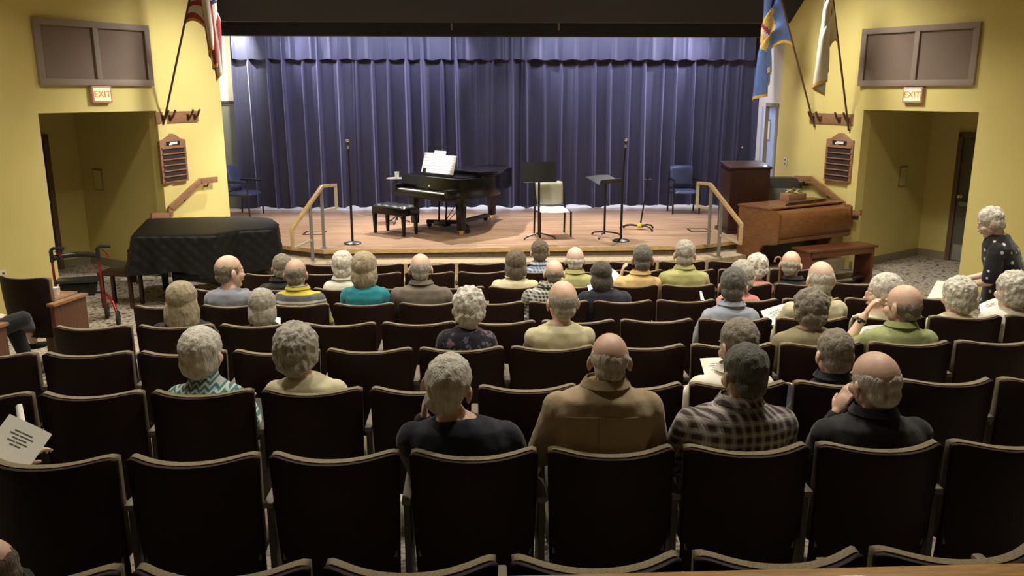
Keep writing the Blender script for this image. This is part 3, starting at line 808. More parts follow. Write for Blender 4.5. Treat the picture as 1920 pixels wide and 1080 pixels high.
m = MB(); m.box((0, 0.30, 0.955), (W_P - .16, 0.34, 0.02)); m.build('music_shelf', 'piano_black', gp, bevel=0.003)
m = MB(); m.box((0, 0.185, 1.02), (0.80, 0.014, 0.10), rx=R(-16)); m.box((0, 0.165, 0.985), (0.84, 0.06, 0.015)); m.tube([(-.36, .19, 1.0), (-.33, .305, 1.44), (.33, .305, 1.44), (.36, .19, 1.0)], .008, 8); m.build('music_desk', 'piano_black', gp, bevel=0.003)
def pleg(x, y, w2=0.105):
    l = MB(); l.box((x, y, 0.36), (w2 * 1.35, w2 * 1.35, 0.54), taper=0.72); l.box((x, y, 0.60), (w2 * 1.7, w2 * 1.7, 0.07)); o = l.build('leg', 'piano_black', gp, bevel=0.004)
    c = MB(); c.tube([(x - .012, y, .035), (x + .012, y, .035)], 0.035, 14); c.box((x, y, 0.075), (0.05, 0.05, 0.04)); c.build('caster', 'brass', o)
pleg(-0.60, 0.16); pleg(0.60, 0.16); pleg(-0.33, 1.80)
m = MB(); m.box((0.60, 0.115, 0.55), (0.05, 0.012, 0.06)); m.build('label_plate', 'brass', gp)
m = MB()
for x in (-.10, .10): m.tube([(x, 0.30, 0.62), (x * .9, 0.27, 0.16)], 0.016, 10)
m.box((0, 0.27, 0.13), (0.30, 0.12, 0.07)); m.tube([(0, 0.33, 0.15), (0, 0.75, 0.60)], 0.007, 8); m.tube([(0.05, 0.33, 0.15), (.25, 0.75, 0.60)], 0.007, 8); m.build('pedal_lyre', 'piano_black', gp, bevel=0.003)
for x in (-.07, 0, .07):
    m = MB(); m.box((x, 0.17, 0.105), (0.034, 0.12, 0.012)); m.build('pedal', 'brass', gp, bevel=0.004)
def local(rootloc, rz, p): return Vector(rootloc) + Matrix.Rotation(rz, 3, 'Z') @ Vector(p)
# music on the desk: two overlapping sheets
def sheet(name, label, loc, rz, size, tilt, group=None, mt='sheet_white', dz=0.0, roll=0):
    t = thing(name, label, 'sheet music', loc, rz, group)
    m = MB(); w2, h = size
    def fn(a, b7):
        x = (a - .5) * w2; y = 0.012 * math.sin(a * PI * 2) ; p = Vector((x, y * .5, b7 * h)); return Matrix.Rotation(roll, 3, 'Y') @ (Matrix.Rotation(-tilt, 3, 'X') @ p), (0, 0.0015, 0)
    m.slab(fn, 10, 4, 1.0); m.build('page', mt, t)
    m = MB()
    for i in range(6):
        z = h * (0.88 - i * .14)
        m.add([Matrix.Rotation(roll, 3, 'Y') @ (Matrix.Rotation(-tilt, 3, 'X') @ Vector(q)) for q in ((-w2 * .4, -.008, z), (w2 * .4, -.008, z), (w2 * .4, -.008, z + .003), (-w2 * .4, -.008, z + .003), (-w2 * .4, -.0085, z), (w2 * .4, -.0085, z), (w2 * .4, -.0085, z + .003), (-w2 * .4, -.0085, z + .003))], [(0, 1, 2, 3), (4, 7, 6, 5)])
    m.build('staves', 'ink', t)
    return t
for i, (x, wd, h, zz) in enumerate(((-0.255, .29, .34, 0), (-0.01, .30, .385, 0), (0.27, .28, .32, 0))):
    p = local(PO, rzp, (x * 1.05, 0.168 - i * .006, 0.998))
    sheet('music_sheet', 'white sheet of music on the grand piano desk, ' + ('leftmost', 'tallest, in the middle', 'rightmost')[i] + ' of the three', p, rzp, (wd, h), R(16), 'sheets on the piano desk')
# piano truck under it
pt = thing('piano_truck', 'low black wheeled truck under the grand piano', 'dolly', local(PO, rzp, (0, 0, 0)), rzp)
m = MB()
def bar(m, p, q, w2, h):
    p, q = Vector(p), Vector(q); d = q - p; a = math.atan2(d.y, d.x); m.box((p + q) / 2, (d.length, w2, h), rz=a)
for e in ((-.52, .36, .10), (.52, .36, .10), (-.30, 1.66, .10)): bar(m, (-.05, .72, .10), e, 0.09, 0.06)
m.build('truck_frame', 'satin_black', pt, bevel=0.006)
for x, y in ((-.50, .40), (.50, .40), (-.30, 1.60)):
    m = MB(); m.tube([(x - .018, y, .045), (x + .018, y, .045)], 0.045, 16); m.build('wheel', 'rubber', pt)

# piano bench
def bench(label, loc, rz, group=None):
    t = thing('piano_bench', label, 'bench', loc, rz, group)
    m = MB(); m.box((0, 0, .40), (.74, .36, .12)); m.build('bench_box', 'piano_black', t, bevel=.008)
    m = MB()
    def fn(a, b8):
        x = (a - .5) * .74; y = (b8 - .5) * .36
        e = min(a, 1 - a) * 7; e2 = min(b8, 1 - b8) * 5; z = .46 + .045 * min(1, e) ** .5 * min(1, e2) ** .5
        z += 0.010 * abs(math.sin(a * PI * 4)) * abs(math.sin(b8 * PI * 2)) - .004
        return (x, y, .455), (0, 0, z - .455)
    m.slab(fn, 40, 20, 1.0); m.build('tufted_seat', 'leather_black', t, angle=60)
    for x in (-.33, .33):
        for y in (-.15, .15):
            l = MB(); l.box((x, y, .18), (.062, .062, .34), taper=.62); l.lathe([(.02, 0), (.026, .012), (.02, .03)], (x, y, 0), 10); l.build('leg', 'piano_black', t, bevel=.003)
    for s in (-1, 1):
        m = MB(); m.tube([(s * .37, 0, .40), (s * .40, 0, .40)], .03, 14); m.build('height_knob', 'satin_black', t)
    return t
bL, bR = at_z(712, 440, SZ), at_z(773, 443, SZ)
bench('black tufted leather piano bench standing on stage before the grand piano', at_z(742, 438, SZ), rzp + R(8))

# small round stand with tray and white cup
tp = at_z(745, 418, SZ)
t = thing('tray_stand', 'thin black stand with a small tray, left of the grand piano keyboard', 'stand', tp)
m = MB(); m.tube([(0, 0, .05), (0, 0, .80)], .013, 8); m.build('pole', 'satin_black', t)
m = MB(); m.lathe([(.17, .80), (.175, .81), (.175, .822), (.165, .822), (.16, .812)], seg=28); m.build('tray', 'grey_metal', t)
for a in (20, 140, 260):
    m = MB(); m.tube([(0, 0, .14), (.16 * math.cos(R(a)), .16 * math.sin(R(a)), .03), (.24 * math.cos(R(a)), .24 * math.sin(R(a)), .012)], .012, 8); m.build('leg', 'satin_black', t)
t = thing('paper_cup', 'white cup standing on the small tray beside the grand piano', 'cup', (tp.x + .02, tp.y, SZ + .813))
m = MB(); m.lathe([(.032, 0), (.042, .115), (.044, .118), (.040, .116), (.030, .01)], seg=20); m.build('cup_body', 'cup_white', t)

# microphone stands
def mic_stand(label, u, v, h, lean=0):
    p = at_z(u, v, SZ); t = thing('microphone_stand', label, 'microphone stand', p, 0, 'round based microphone stands')
    m = MB(); m.lathe([(.137, 0), (.14, .012), (.12, .026), (.04, .036), (.02, .05)], seg=36); m.build('base', 'satin_black', t)
    m = MB(); m.tube([(0, 0, .03), (0, 0, .95)], .020, 10); m.tube([(lean * .0, 0, .95), (lean, 0, h - .14)], .015, 10); m.build('pole', 'satin_black', t)
    m = MB(); m.tube([(0, 0, .93), (0, 0, 1.0)], .02, 12); m.build('clutch', 'satin_black', t)
    m = MB(); m.tube([(lean, 0, h - .15), (lean, -.01, h - .10)], [.018, .014], 10); m.build('clip', 'chrome', t)
    mic = MB(); mic.tube([(lean, .05, h - .17), (lean, -.015, h - .05)], [.013, .022], 12); o = mic.build('microphone', 'satin_black', t)
    g = MB(); g.ell((lean, -.03, h - .025), (.028, .028, .03)); g.build('grille', 'chrome', o)
mic_stand('black microphone stand with round base, standing left of the piano', 661, 457, 1.64, 0.0)
mic_stand('black microphone stand with round base, standing right of the music stands', 1164, 452, 1.64, 0.03)

# music stands
def music_stand(label, u, v, h, tilt, rz, kind):
    p = at_z(u, v, SZ); t = thing('music_stand', label, 'music stand', p, rz, 'black music stands')
    m = MB(); m.tube([(0, 0, .05), (0, 0, h)], .018, 10); m.build('pole', 'satin_black', t)
    for a in (90, 205, 335):
        c, s = math.cos(R(a)), math.sin(R(a)); l = MB(); l.tube([(0, 0, .09), (.12 * c, .12 * s, .07), (.24 * c, .24 * s, .045), (.29 * c, .29 * s, .012)], .013, 8); l.build('leg', 'satin_black', t)
    m = MB(); mt = Matrix.Translation((0, -.02, h)) @ Matrix.Rotation(tilt, 4, 'X')
    def fn(a, b9):
        x = (a - .5) * .57; z = b9 * .33 - .10 ; x *= 1 - .05 * b9; return mt @ Vector((x, .012 * math.cos(a * PI * 2) * .5, z)), mt.to_3x3() @ Vector((0, .004, 0))
    m.slab(fn, 12, 4, 1.0); m.build('desk', 'satin_black', t)
    m = MB(); q = mt @ Vector((0, -.035, -.10)); m.box(q, (.52, .07, .006), rx=tilt); m.build('ledge', 'satin_black', t)
    m = MB(); m.ell((0, .0, h - .02), (.026, .03, .03)); m.build('tilt_knob', 'satin_black', t)
music_stand('black music stand with upright desk, in front of the cream chair', 1010, 447, 1.02, R(-14), R(6), 0)
music_stand('black music stand with its desk tipped flat, beside the right microphone stand', 1133, 444, .93, R(-72), R(38), 1)

# boom stand on curved legs
p = at_z(1200, 430, SZ)
t = thing('boom_stand', 'leaning dark stand with low curved legs and a yellow hub, right of the microphone stand', 'stand', p)
m = MB(); m.tube([(0, 0, .06), (.10, .12, .62)], .014, 10); m.tube([(.10, .12, .60), (.15, .18, 1.02)], .009, 8); m.build('pole', 'satin_black', t)
m = MB(); m.tube([(.06, .18, .84), (.21, .18, .85)], .008, 8); m.build('cross_bar', 'satin_black', t)
m = MB(); m.lathe([(.055, .03), (.06, .05), (.04, .09), (.02, .11)], seg=16); m.build('hub', 'yellow_plastic', t)
for a, L in ((176, .34), (-58, .30), (22, .26), (150, .30)):
    c, s = math.cos(R(a)), math.sin(R(a)); l = MB(); l.tube([(0, 0, .06), (L * .5 * c, L * .5 * s, .075), (L * .85 * c, L * .85 * s, .06), (L * c, L * s, .02)], .014, 8); o = l.build('leg', 'satin_black', t)
    f = MB(); f.ell((L * c, L * s, .02), (.02, .02, .02)); f.build('foot', 'rubber', o)

# cable on the boards behind the bench
t0 = [at_z(u, v, SZ + .006) for u, v in ((640, 397), (665, 402), (690, 406), (720, 411), (738, 416))]
m = MB(); m.tube([tuple(q) for q in t0], .008, 6); o = m.build('cable', 'rail_cream', None); tag(o, 'pale cable lying across the stage boards behind the left microphone stand', 'cable')

# chairs on the stage
def stage_chair(name, label, u, v, rz, fab, arms=False, w2=.50, h=.86, group=None, fabs=None):
    p = at_z(u, v, SZ); t = thing(name, label, 'chair', p, rz, group)
    sw = w2; lr = .017
    m = MB()
    def fs(a, b):
        x = (a - .5) * sw * (1 - .06 * (1 - b)); y = (b - .5) * .46; ex = min(a, 1 - a) * 6; ey = min(b, 1 - b) * 6
        return (x, y, .41), (0, 0, .065 * min(1, ex) ** .5 * min(1, ey) ** .5 - .012 * math.sin(a * PI) + .006)
    m.slab(fs, 16, 14, 1.0); m.build('seat', fabs or fab, t, angle=60)
    m = MB()
    def fb(a, b):
        k = 1 - .10 * (1 - b) - .05 * max(0, b - .8) * 5
        x = (a - .5) * sw * .98 * k; z = .50 + b * (h - .50) - .02 * (2 * a - 1) ** 4 * b; y = .21 + .10 * b - .035 * (1 - (2 * a - 1) ** 2)
        ex = min(a, 1 - a) * 8; ey = min(b, 1 - b) * 8
        return (x, y, z), (0, -.045 * min(1, ex) ** .5 * min(1, ey) ** .5 - .004, 0)
    m.slab(fb, 16, 12, 1.0); m.build('backrest', fab, t, angle=60)
    hw = sw / 2 + .012
    for s in (-1, 1):
        m = MB(); m.tube([(s * hw, -.21, 0), (s * hw, -.20, .42)] + ([(s * hw, -.20, .63), (s * (hw + .0), -.16, .655)] if arms else []), .017, 8); m.build('leg', 'satin_black', t)
        m = MB(); m.tube([(s * hw, .25, 0), (s * hw, .21, .42), (s * hw * .97, .27, .62), (s * hw * .93, .31, h - .06)], .017, 8); m.build('leg', 'satin_black', t)
        m = MB(); m.tube([(s * hw, -.20, .405), (s * hw, .21, .405)], .011, 8); m.build('seat_rail', 'satin_black', t)
        if arms:
            m = MB(); m.tube([(s * hw, -.20, .655), (s * hw, -.02, .67), (s * hw, .28, .655)], [.022, .026, .018], 10); m.build('armrest', 'satin_black', t)
    m = MB(); m.tube([(-hw, .235, .47), (hw, .235, .47)], .011, 8); m.build('cross_rail', 'satin_black', t)
    return t
stage_chair('side_chair', 'cream padded armless chair on stage behind the left music stand', 1036, 441, R(8), 'cream_vinyl', w2=.50, h=.88, fabs='cup_white')
stage_chair('arm_chair', 'blue padded armchair on stage near the podium and right stair rail', 1281, 399, R(0), 'blue_vinyl', True, w2=.50, h=.92)
stage_chair('arm_chair', 'dark blue armchair at the left end of the stage beside the curtain', 463, 403, R(76), 'blue_vinyl', True, w2=.52, h=.96)

# ------------------------------------------------------------------ stair rails at both chamfered corners of the stage
def stair_rail(label, sg, T, B, posts, back):
    t = thing('stair_rail', label, 'handrail', (posts[0][0], posts[0][1], posts[0][2]), 0, 'stair rails at the stage corners')
    o = Vector(t.location); T, B = Vector(T) - o, Vector(B) - o; back = Vector(back) - o
    def bbar(m, p, q, a=.055, b=.05):
        p, q = Vector(p), Vector(q); d = q - p; L = d.length; q4 = d.to_track_quat('X', 'Z').to_matrix().to_4x4()
        mt = Matrix.Translation((p + q) / 2) @ q4; m.box((0, 0, 0), (L, a, b), m=mt)
    m = MB(); bbar(m, T, B); m.build('sloping_rail', 'rail_oak', t, bevel=.008)
    m = MB(); bbar(m, T, back, .05, .045); m.build('top_rail', 'rail_oak', t, bevel=.006)
    d = Vector((0, 0, -.36)); m = MB(); bbar(m, back + Vector((0, 0, .02)), back + d, .04, .045); bbar(m, back + d, T + d + Vector((0, 0, -.02)), .04, .04); m.build('upper_return', 'rail_cream', t, bevel=.004)
    d2 = Vector((0, 0, -.30)); dirn = (T - B); dirn.z = 0; dirn.normalize()
    m = MB(); bbar(m, B + Vector((0, 0, .02)), B + d2, .045, .05); m.build('lower_post', 'rail_oak', t, bevel=.005)
    p1 = Vector(posts[1][:3]) - o
    m = MB(); bbar(m, B + d2 * .95, Vector((p1.x, p1.y, (B + d2).z + .06)), .03, .035); m.build('lower_return', 'rail_cream', t, bevel=.004)
    for x, y, z, zt in posts:
        q = Vector((x, y, z)) - o
        m = MB(); m.box((q.x, q.y, (q.z + zt - o.z) / 2), (.045, .045, zt - z)); pst = m.build('post', 'grey_metal', t, bevel=.004)
        m = MB(); m.box((q.x, q.y, q.z + .006), (.10, .10, .012)); m.build('base_plate', 'grey_metal', pst)
def railgeo(uT, vT, uB, vB, ub, vb, sg):
    T = at_y(uT, vT, 12.80); B = at_y(uB, vB, 11.98); k = at_y(ub, vb, 12.95)
    k.z = T.z + 0.0
    return T, B, k
for sg, label, (uT, vT), (uB, vB), (ub, vb), ua, uc in ((-1, 'oak topped stair rail at the left corner of the stage', (604, 349), (547, 430), (629, 347), 602, 581), (1, 'oak topped stair rail at the right corner of the stage', (1331, 345), (1390, 421), (1309, 342), 1334, 1353)):
    T, B, k = railgeo(uT, vT, uB, vB, ub, vb, sg)
    def onrail(u):
        best = None
        for i in range(400):
            q = T + (B - T) * (i / 400); pu = None
            x = q.x * _cy - q.y * _sy; y = q.x * _sy + q.y * _cy; zc = y * _cp - (q.z - CAM_H) * _sp; pu = 960 + F_PX * x / zc
            if best is None or abs(pu - u) < best[0]: best = (abs(pu - u), q.copy())
        return best[1]
    a = onrail(ua); c = onrail(uc)
    a.y -= 0.0
    yo = 12.10
    stair_rail(label, sg, T, B, [(a.x, a.y, .5 if a.y > 12.7 else .36, a.z), (c.x, c.y, .36 if c.y > 12.12 else .18, c.z)], k)

# ------------------------------------------------------------------ podium
pl, pr = at_z(1361, 438, SZ), at_z(1437, 438, SZ); pc = (pl + pr) / 2; pw = (pr - pl).length
t = thing('podium', 'tall dark wooden podium standing at the right of the stage', 'podium', (pc.x, pc.y + .27, SZ), R(4))
m = MB(); m.box((0, 0, .58), (pw, .5, 1.08)); m.box((0, 0, .03), (pw + .06, .56, .06)); m.build('cabinet', 'mahogany', t, bevel=.006)
m = MB(); m.box((0, 0, 1.135), (pw + .05, .54, .03), rx=R(8)); m.build('reading_top', 'mahogany', t, bevel=.006)
m = MB(); m.box((0, -.252, .62), (pw - .14, .012, .92)); m.build('front_panel', 'mahogany', t, bevel=.004)
m = MB(); m.tube([(-.12, .12, 1.19), (-.12, .05, 1.33), (-.10, -.04, 1.42)], .006, 8); o = m.build('microphone', 'satin_black', t); g = MB(); g.ell((-.10, -.05, 1.43), (.018, .028, .018)); g.build('grille', 'chrome', o)

# loudspeaker behind the organ
sp = Vector((5.16, 14.35, SZ))
t = thing('loudspeaker', 'black floor monitor with grey front cloth, between podium and organ', 'loudspeaker', sp, R(-4))
zc0 = at_y(1480, 333, 14.35).z - SZ
m = MB(); m.prism([(-.22, .0), (.24, 0), (.24, zc0), (-.08, zc0), (-.22, zc0 - .16)], -.44, .44, fn=lambda p: Vector((p.z, p.x, p.y))); m.build('cabinet', 'satin_black', t, bevel=.01)
m = MB(); m.box((.02, -.225, zc0 * .42), (.80, .012, zc0 * .80)); m.build('grille_cloth', 'speaker_cloth', t, bevel=.003)

# ------------------------------------------------------------------ organ console (local: x along the keyboard, -y toward the player)
OF, OR_ = at_z(1462, 396, 1.12), at_z(1600, 382, 1.12)
OF.z = OR_.z = 0
od = (OR_ - OF); ow = od.length; od.normalize(); rzo = math.atan2(od.y, od.x)
t = thing('organ_console', 'large brown oak organ console with closed roll top, right of the stage', 'organ', (OF.x, OF.y, 0), rzo)
D1, D0 = .36, .82
side = [(0, .62), (.0, 1.07), (.04, 1.10), (D1, 1.12), (D0, 1.12), (D0, 0), (D1 + .06, 0), (D1 + .02, .42), (D1 - .06, .56), (.04, .60)]
for nm, x0, x1 in (('side_panel', 0, .05), ('side_panel', ow - .05, ow)):
    m = MB(); m.prism(side, x0, x1, fn=lambda p: Vector((p.z, p.x, p.y))); m.build(nm, 'organ_oak', t, bevel=.008)
m = MB()
prof = [(.01, .66), (.0, .80), (.01, .95), (.05, 1.04), (.13, 1.09), (.20, 1.095), (.20, 1.07), (.14, 1.06), (.08, 1.01), (.05, .93), (.04, .80), (.05, .66)]
m.prism(prof, .05, ow - .05, fn=lambda p: Vector((p.z, p.x, p.y))); m.build('roll_top', 'organ_oak', t, bevel=.003)
m = MB(); m.box((ow / 2, .30, .65), (ow - .1, .60, .06)); m.build('key_shelf', 'organ_oak', t, bevel=.004)
m = MB(); m.box((ow / 2, .02, .70), (ow - .06, .05, .03)); m.build('front_molding', 'dark_oak', t, bevel=.004)
m = MB(); m.box((ow / 2, (D0 + .18) / 2 + .01, 1.125), (ow + .02, D0 - .16, .025)); m.build('top_board', 'organ_oak', t, bevel=.005)
m = MB(); m.box((ow / 2, D0 - .02, .55), (ow - .1, .03, 1.1)); m.build('back_panel', 'organ_oak', t, bevel=.003)
m = MB(); m.box((ow / 2, .60, .31), (ow - .12, .03, .62)); m.build('knee_panel', 'mahogany', t, bevel=.003)
for i in range(10):
    m = MB(); m.box((.5 + i * .075, .36, .055), (.03, .55, .03)); m.build('pedal_key', 'dark_oak', t, bevel=.003)
oz = 1.1375
def on_organ(x, y): return local((OF.x, OF.y, 0), rzo, (x, y, oz))
q = on_organ(ow * .56, .40)
t = thing('music_folder', 'flat dark music rack lying on top of the organ', 'music rack', q, rzo + R(4))
m = MB(); m.prism([(-.52, -.10), (-.40, -.02), (-.25, .10), (.45, .10), (.58, .02), (.55, -.06), (.2, -.13)], 0, .028); m.build('rack_board', 'dark_oak', t, bevel=.004)
m = MB(); m.box((0, -.10, .035), (.9, .02, .018)); m.build('ledge', 'mahogany', t, bevel=.003)
q = on_organ(ow * .62, .66)
t = thing('wooden_box', 'small open wooden box with dark dials on top of the organ', 'box', q, rzo - R(6))
m = MB(); m.box((0, 0, .06), (.36, .20, .12)); m.build('box_body', 'wall_oak', t, bevel=.005)
m = MB(); m.box((.185, 0, .06), (.012, .18, .10)); m.build('dark_end', 'satin_black', t, bevel=.002)
m = MB(); m.tube([(.19, -.04, .06), (.20, -.04, .06)], .025, 12); m.tube([(.19, .045, .06), (.20, .045, .06)], .025, 12); m.build('dial', 'chrome', t)
t = thing('desk_plant', 'clump of yellow green leaves sitting on the wooden box on the organ', 'plant', (q.x, q.y, oz + .12), 0)
m = MB(); rnd = random.Random(5)
for i in range(26):
    a = rnd.uniform(0, 2 * PI); r = rnd.uniform(.02, .13); z = rnd.uniform(.01, .07)
    m.ell((r * math.cos(a), r * math.sin(a) * .6, z * (1 - r * 3)+ .012), (.035, .018, .010), m=Matrix.Rotation(a, 3, 'Z') @ Matrix.Rotation(rnd.uniform(-.5, .5), 3, 'Y'), nu=8, nv=5)
m.build('leaves', 'green_leaf', t)

# organ bench
t = thing('organ_bench', 'long reddish wooden organ bench in front of the organ console', 'bench', (5.36, 12.02, 0), R(20))
m = MB(); m.box((0, 0, .585), (1.30, .40, .03)); m.build('bench_top', 'bench_red', t, bevel=.006)
m = MB(); m.box((0, -.17, .53), (1.18, .025, .09)); m.build('apron', 'bench_red', t, bevel=.003)
m = MB(); m.box((0, 0, .12), (1.14, .22, .025)); m.build('foot_shelf', 'mahogany', t, bevel=.003)
for x in (-.59, .59):
    m = MB(); m.box((x, 0, .285), (.045, .34, .57)); m.build('leg_panel', 'bench_red', t, bevel=.004)

# ------------------------------------------------------------------ covered grand piano on the floor, left
cvBL, cvBR, cvFR, cvFL = [at_z(u, v, 1.0) for u, v in ((277, 408), (508, 407), (517, 427), (247, 441))]
ctr = (cvBL + cvBR + cvFR + cvFL) / 4
dx = ((cvFR - cvFL) + (cvBR - cvBL)).normalized(); rzc = math.atan2(dx.y, dx.x)
t = thing('covered_piano', 'grand piano hidden under a black quilted cover, on the floor left of the stage', 'piano', (ctr.x, ctr.y, 0), rzc)
inv = Matrix.Rotation(-rzc, 3, 'Z')
def lc(p): q = inv @ (Vector(p) - ctr); return (q.x, q.y)
top = [lc(cvFL), lc(at_z(400, 440, 1.0)), lc(at_z(450, 431, 1.0)), lc(at_z(500, 429, 1.0)), lc(cvFR), lc(at_z(519, 416, 1.0)), lc(at_z(508, 408, 1.0)), lc(at_z(480, 405, 1.0)), lc(at_z(400, 405, 1.0)), lc(cvBL)]
# resample the outline densely with rounded corners
def resample(poly, n):
    P = [Vector(p) for p in poly]; L = [0]
    for i in range(len(P)): L.append(L[-1] + (P[(i + 1) % len(P)] - P[i]).length)
    out = []
    for k in range(n):
        s = L[-1] * k / n; i = max(j for j in range(len(P)) if L[j] <= s); f = (s - L[i]) / max(1e-6, L[i + 1] - L[i]); out.append(P[i].lerp(P[(i + 1) % len(P)], f))
    for _ in range(6):
        out = [(out[i - 1] + out[i] * 2 + out[(i + 1) % n]) / 4 for i in range(n)]
    return out
OUT = resample(top, 240); cen = sum(OUT, Vector((0, 0))) / len(OUT)
vs, fs = [], []; N = len(OUT)
levels = []
for k in range(9): levels.append(('top', k / 8))
for k in range(1, 22): levels.append(('side', k / 21))
acc = 0; arc = [0]
for i in range(1, N): arc.append(arc[-1] + (OUT[i] - OUT[i - 1]).length)
for kind, f in levels:
    for i, p in enumerate(OUT):
        r = (p - cen); nn = r.normalized()
        if kind == 'top':
            q = cen + r * (0.02 + 0.98 * f); z = 1.0 - .012 * f ** 8 + .004 * noise.noise(Vector((q.x * 5, q.y * 5, 0)))
        else:
            hang = .50 + (.05 if p.x > 0 else .0) + .02 * math.sin(arc[i] * 9)
            z = 1.0 - .012 - hang * f
            fl = .10 * f * (1.3 if p.x < -.75 else .35)
            rip = .022 * f * math.sin(arc[i] * 17 + 2 * math.sin(arc[i] * 3))
            a, b = (arc[i] * 1.0 + z) / .115, (arc[i] * 1.0 - z) / .115
            quilt = .020 * (abs(math.sin(a * PI / 1.414)) * abs(math.sin(b * PI / 1.414))) ** .6
            q = p + nn * (.012 + fl + rip + quilt)
        vs.append((q.x, q.y, z))
K = len(levels)
for j in range(K - 1):
    for i in range(N):
        a, b = j * N + i, j * N + (i + 1) % N; fs.append((a, b, b + N, a + N))
fs.append(tuple(range(N))[::-1])
m = MB(); m.add(vs, fs); m.build('quilted_cover', 'cover_black', t, angle=80)
m = MB(); m.prism([tuple(cen + (p - cen) * .93) for p in OUT[::6]], .50, .93); m.build('case', 'piano_black', t, bevel=0)
for u, v in ((252, 520), (311, 535), (330, 528), (508, 505)):
    lp = lc(at_z(u, v, .12)); 
    l = MB(); l.box((lp[0], lp[1] + (.0), .30), (.10, .10, .50), taper=.7); o = l.build('leg', 'piano_black', t, bevel=.004)
    c = MB(); c.tube([(lp[0] - .012, lp[1], .03), (lp[0] + .012, lp[1], .03)], .03, 12); c.build('caster', 'brass', o)
# low red side table beside it and long bench in front
p = at_z(222, 555, 0); p = Vector((at_z(225, 506, .5).x, at_z(225, 506, .5).y, 0))
t = thing('side_table', 'small reddish wooden table left of the covered piano', 'table', p, R(-8))
m = MB(); m.box((0, 0, .47), (.46, .34, .05)); m.build('table_top', 'mahogany', t, bevel=.005)
for x in (-.20, .20):
    for y in (-.13, .13): box('leg', (x, y, .222), (.045, .045, .444), 'mahogany', t)
p = at_z(378, 505, .45); p.z = 0
bench2 = bench('low black bench in front of the covered piano', p, R(-6))
bench2.scale = (.9, .9, .9)

# ------------------------------------------------------------------ red rollator
p = at_z(156, 606, .0)
rz = R(14)
t = thing('rollator', 'red framed rollator with black seat and grips, beside the left wall', 'rollator', (p.x, p.y, 0), rz)
hw = .26
def ph(u, v, y): 
    q = at_y(u, v, y); q = Matrix.Rotation(-rz, 3, 'Z') @ (q - Vector((p.x, p.y, 0))); return q
for s, hu, hv, name in ((-1, 96, 474, 'l'), (1, 172, 468, 'r')):
    x = s * hw
    m = MB(); m.tube([(x, .0, .93), (x, .0, .60), (x - s * .0, .03, .36)], .016, 10); m.tube([(x, .03, .40), (x, .10, .22), (x, .15, .10)], .016, 10); m.build('side_frame', 'red_metal', t)
    m = MB(); m.tube([(x, .03, .36), (x + .06, -.04, .355), (x + .14, -.14, .27), (x + .19, -.24, .11)], .018, 10); m.build('curved_leg', 'red_metal', t)
    m = MB(); m.tube([(x, .0, .80), (x, .0, .95)], .024, 10); m.build('grip_column', 'satin_black', t)
    m = MB(); m.tube([(x, .0, .95), (x + .03, .0, .972), (x + .15, -.01, .965)], [.02, .02, .019], 10); m.build('hand_grip', 'rubber', t)
    m = MB(); m.tube([(x + .04, 0, .94), (x + .09, -.01, .90), (x + .12, -.01, .83)], .007, 8); m.build('brake_lever', 'red_metal', t)
    for wx, wy in ((x + .19, -.24), (x, .17)):
        m = MB(); m.lathe([(.072, -.016), (.09, -.016), (.095, 0), (.09, .016), (.072, .016)], seg=28)
        m.v = [(wx + zz, wy + xx, .095 + yy) for xx, yy, zz in m.v]; o = m.build('wheel', 'rubber', t)
        m = MB()
        for a in range(5): m.tube([(wx, wy, .095), (wx, wy + .075 * math.cos(a * 2 * PI / 5), .095 + .075 * math.sin(a * 2 * PI / 5))], .006, 6)
        m.tube([(wx - .02, wy, .095), (wx + .02, wy, .095)], .016, 10); m.build('spokes', 'grey_metal', o)
m = MB(); m.tube([(-hw - .02, .02, .84), (-hw * .5, .09, .86), (0, .11, .865), (hw * .5, .09, .86), (hw, .02, .85)], .034, 10); m.build('back_strap', 'leather_black', t)
m = MB(); m.box((0, .0, .56), (hw * 2 - .03, .26, .035)); m.build('seat_pad', 'leather_black', t, bevel=.01)
m = MB(); m.tube([(-hw, .03, .38), (hw, .03, .38)], .014, 8); m.tube([(-hw, 0, .56), (hw, 0, .56)], .012, 8); m.build('cross_bar', 'satin_black', t)
m = MB(); m.box((0, .02, .44), (hw * 2 - .1, .18, .16), taper=.85); m.build('basket', 'rubber', t, bevel=.01)

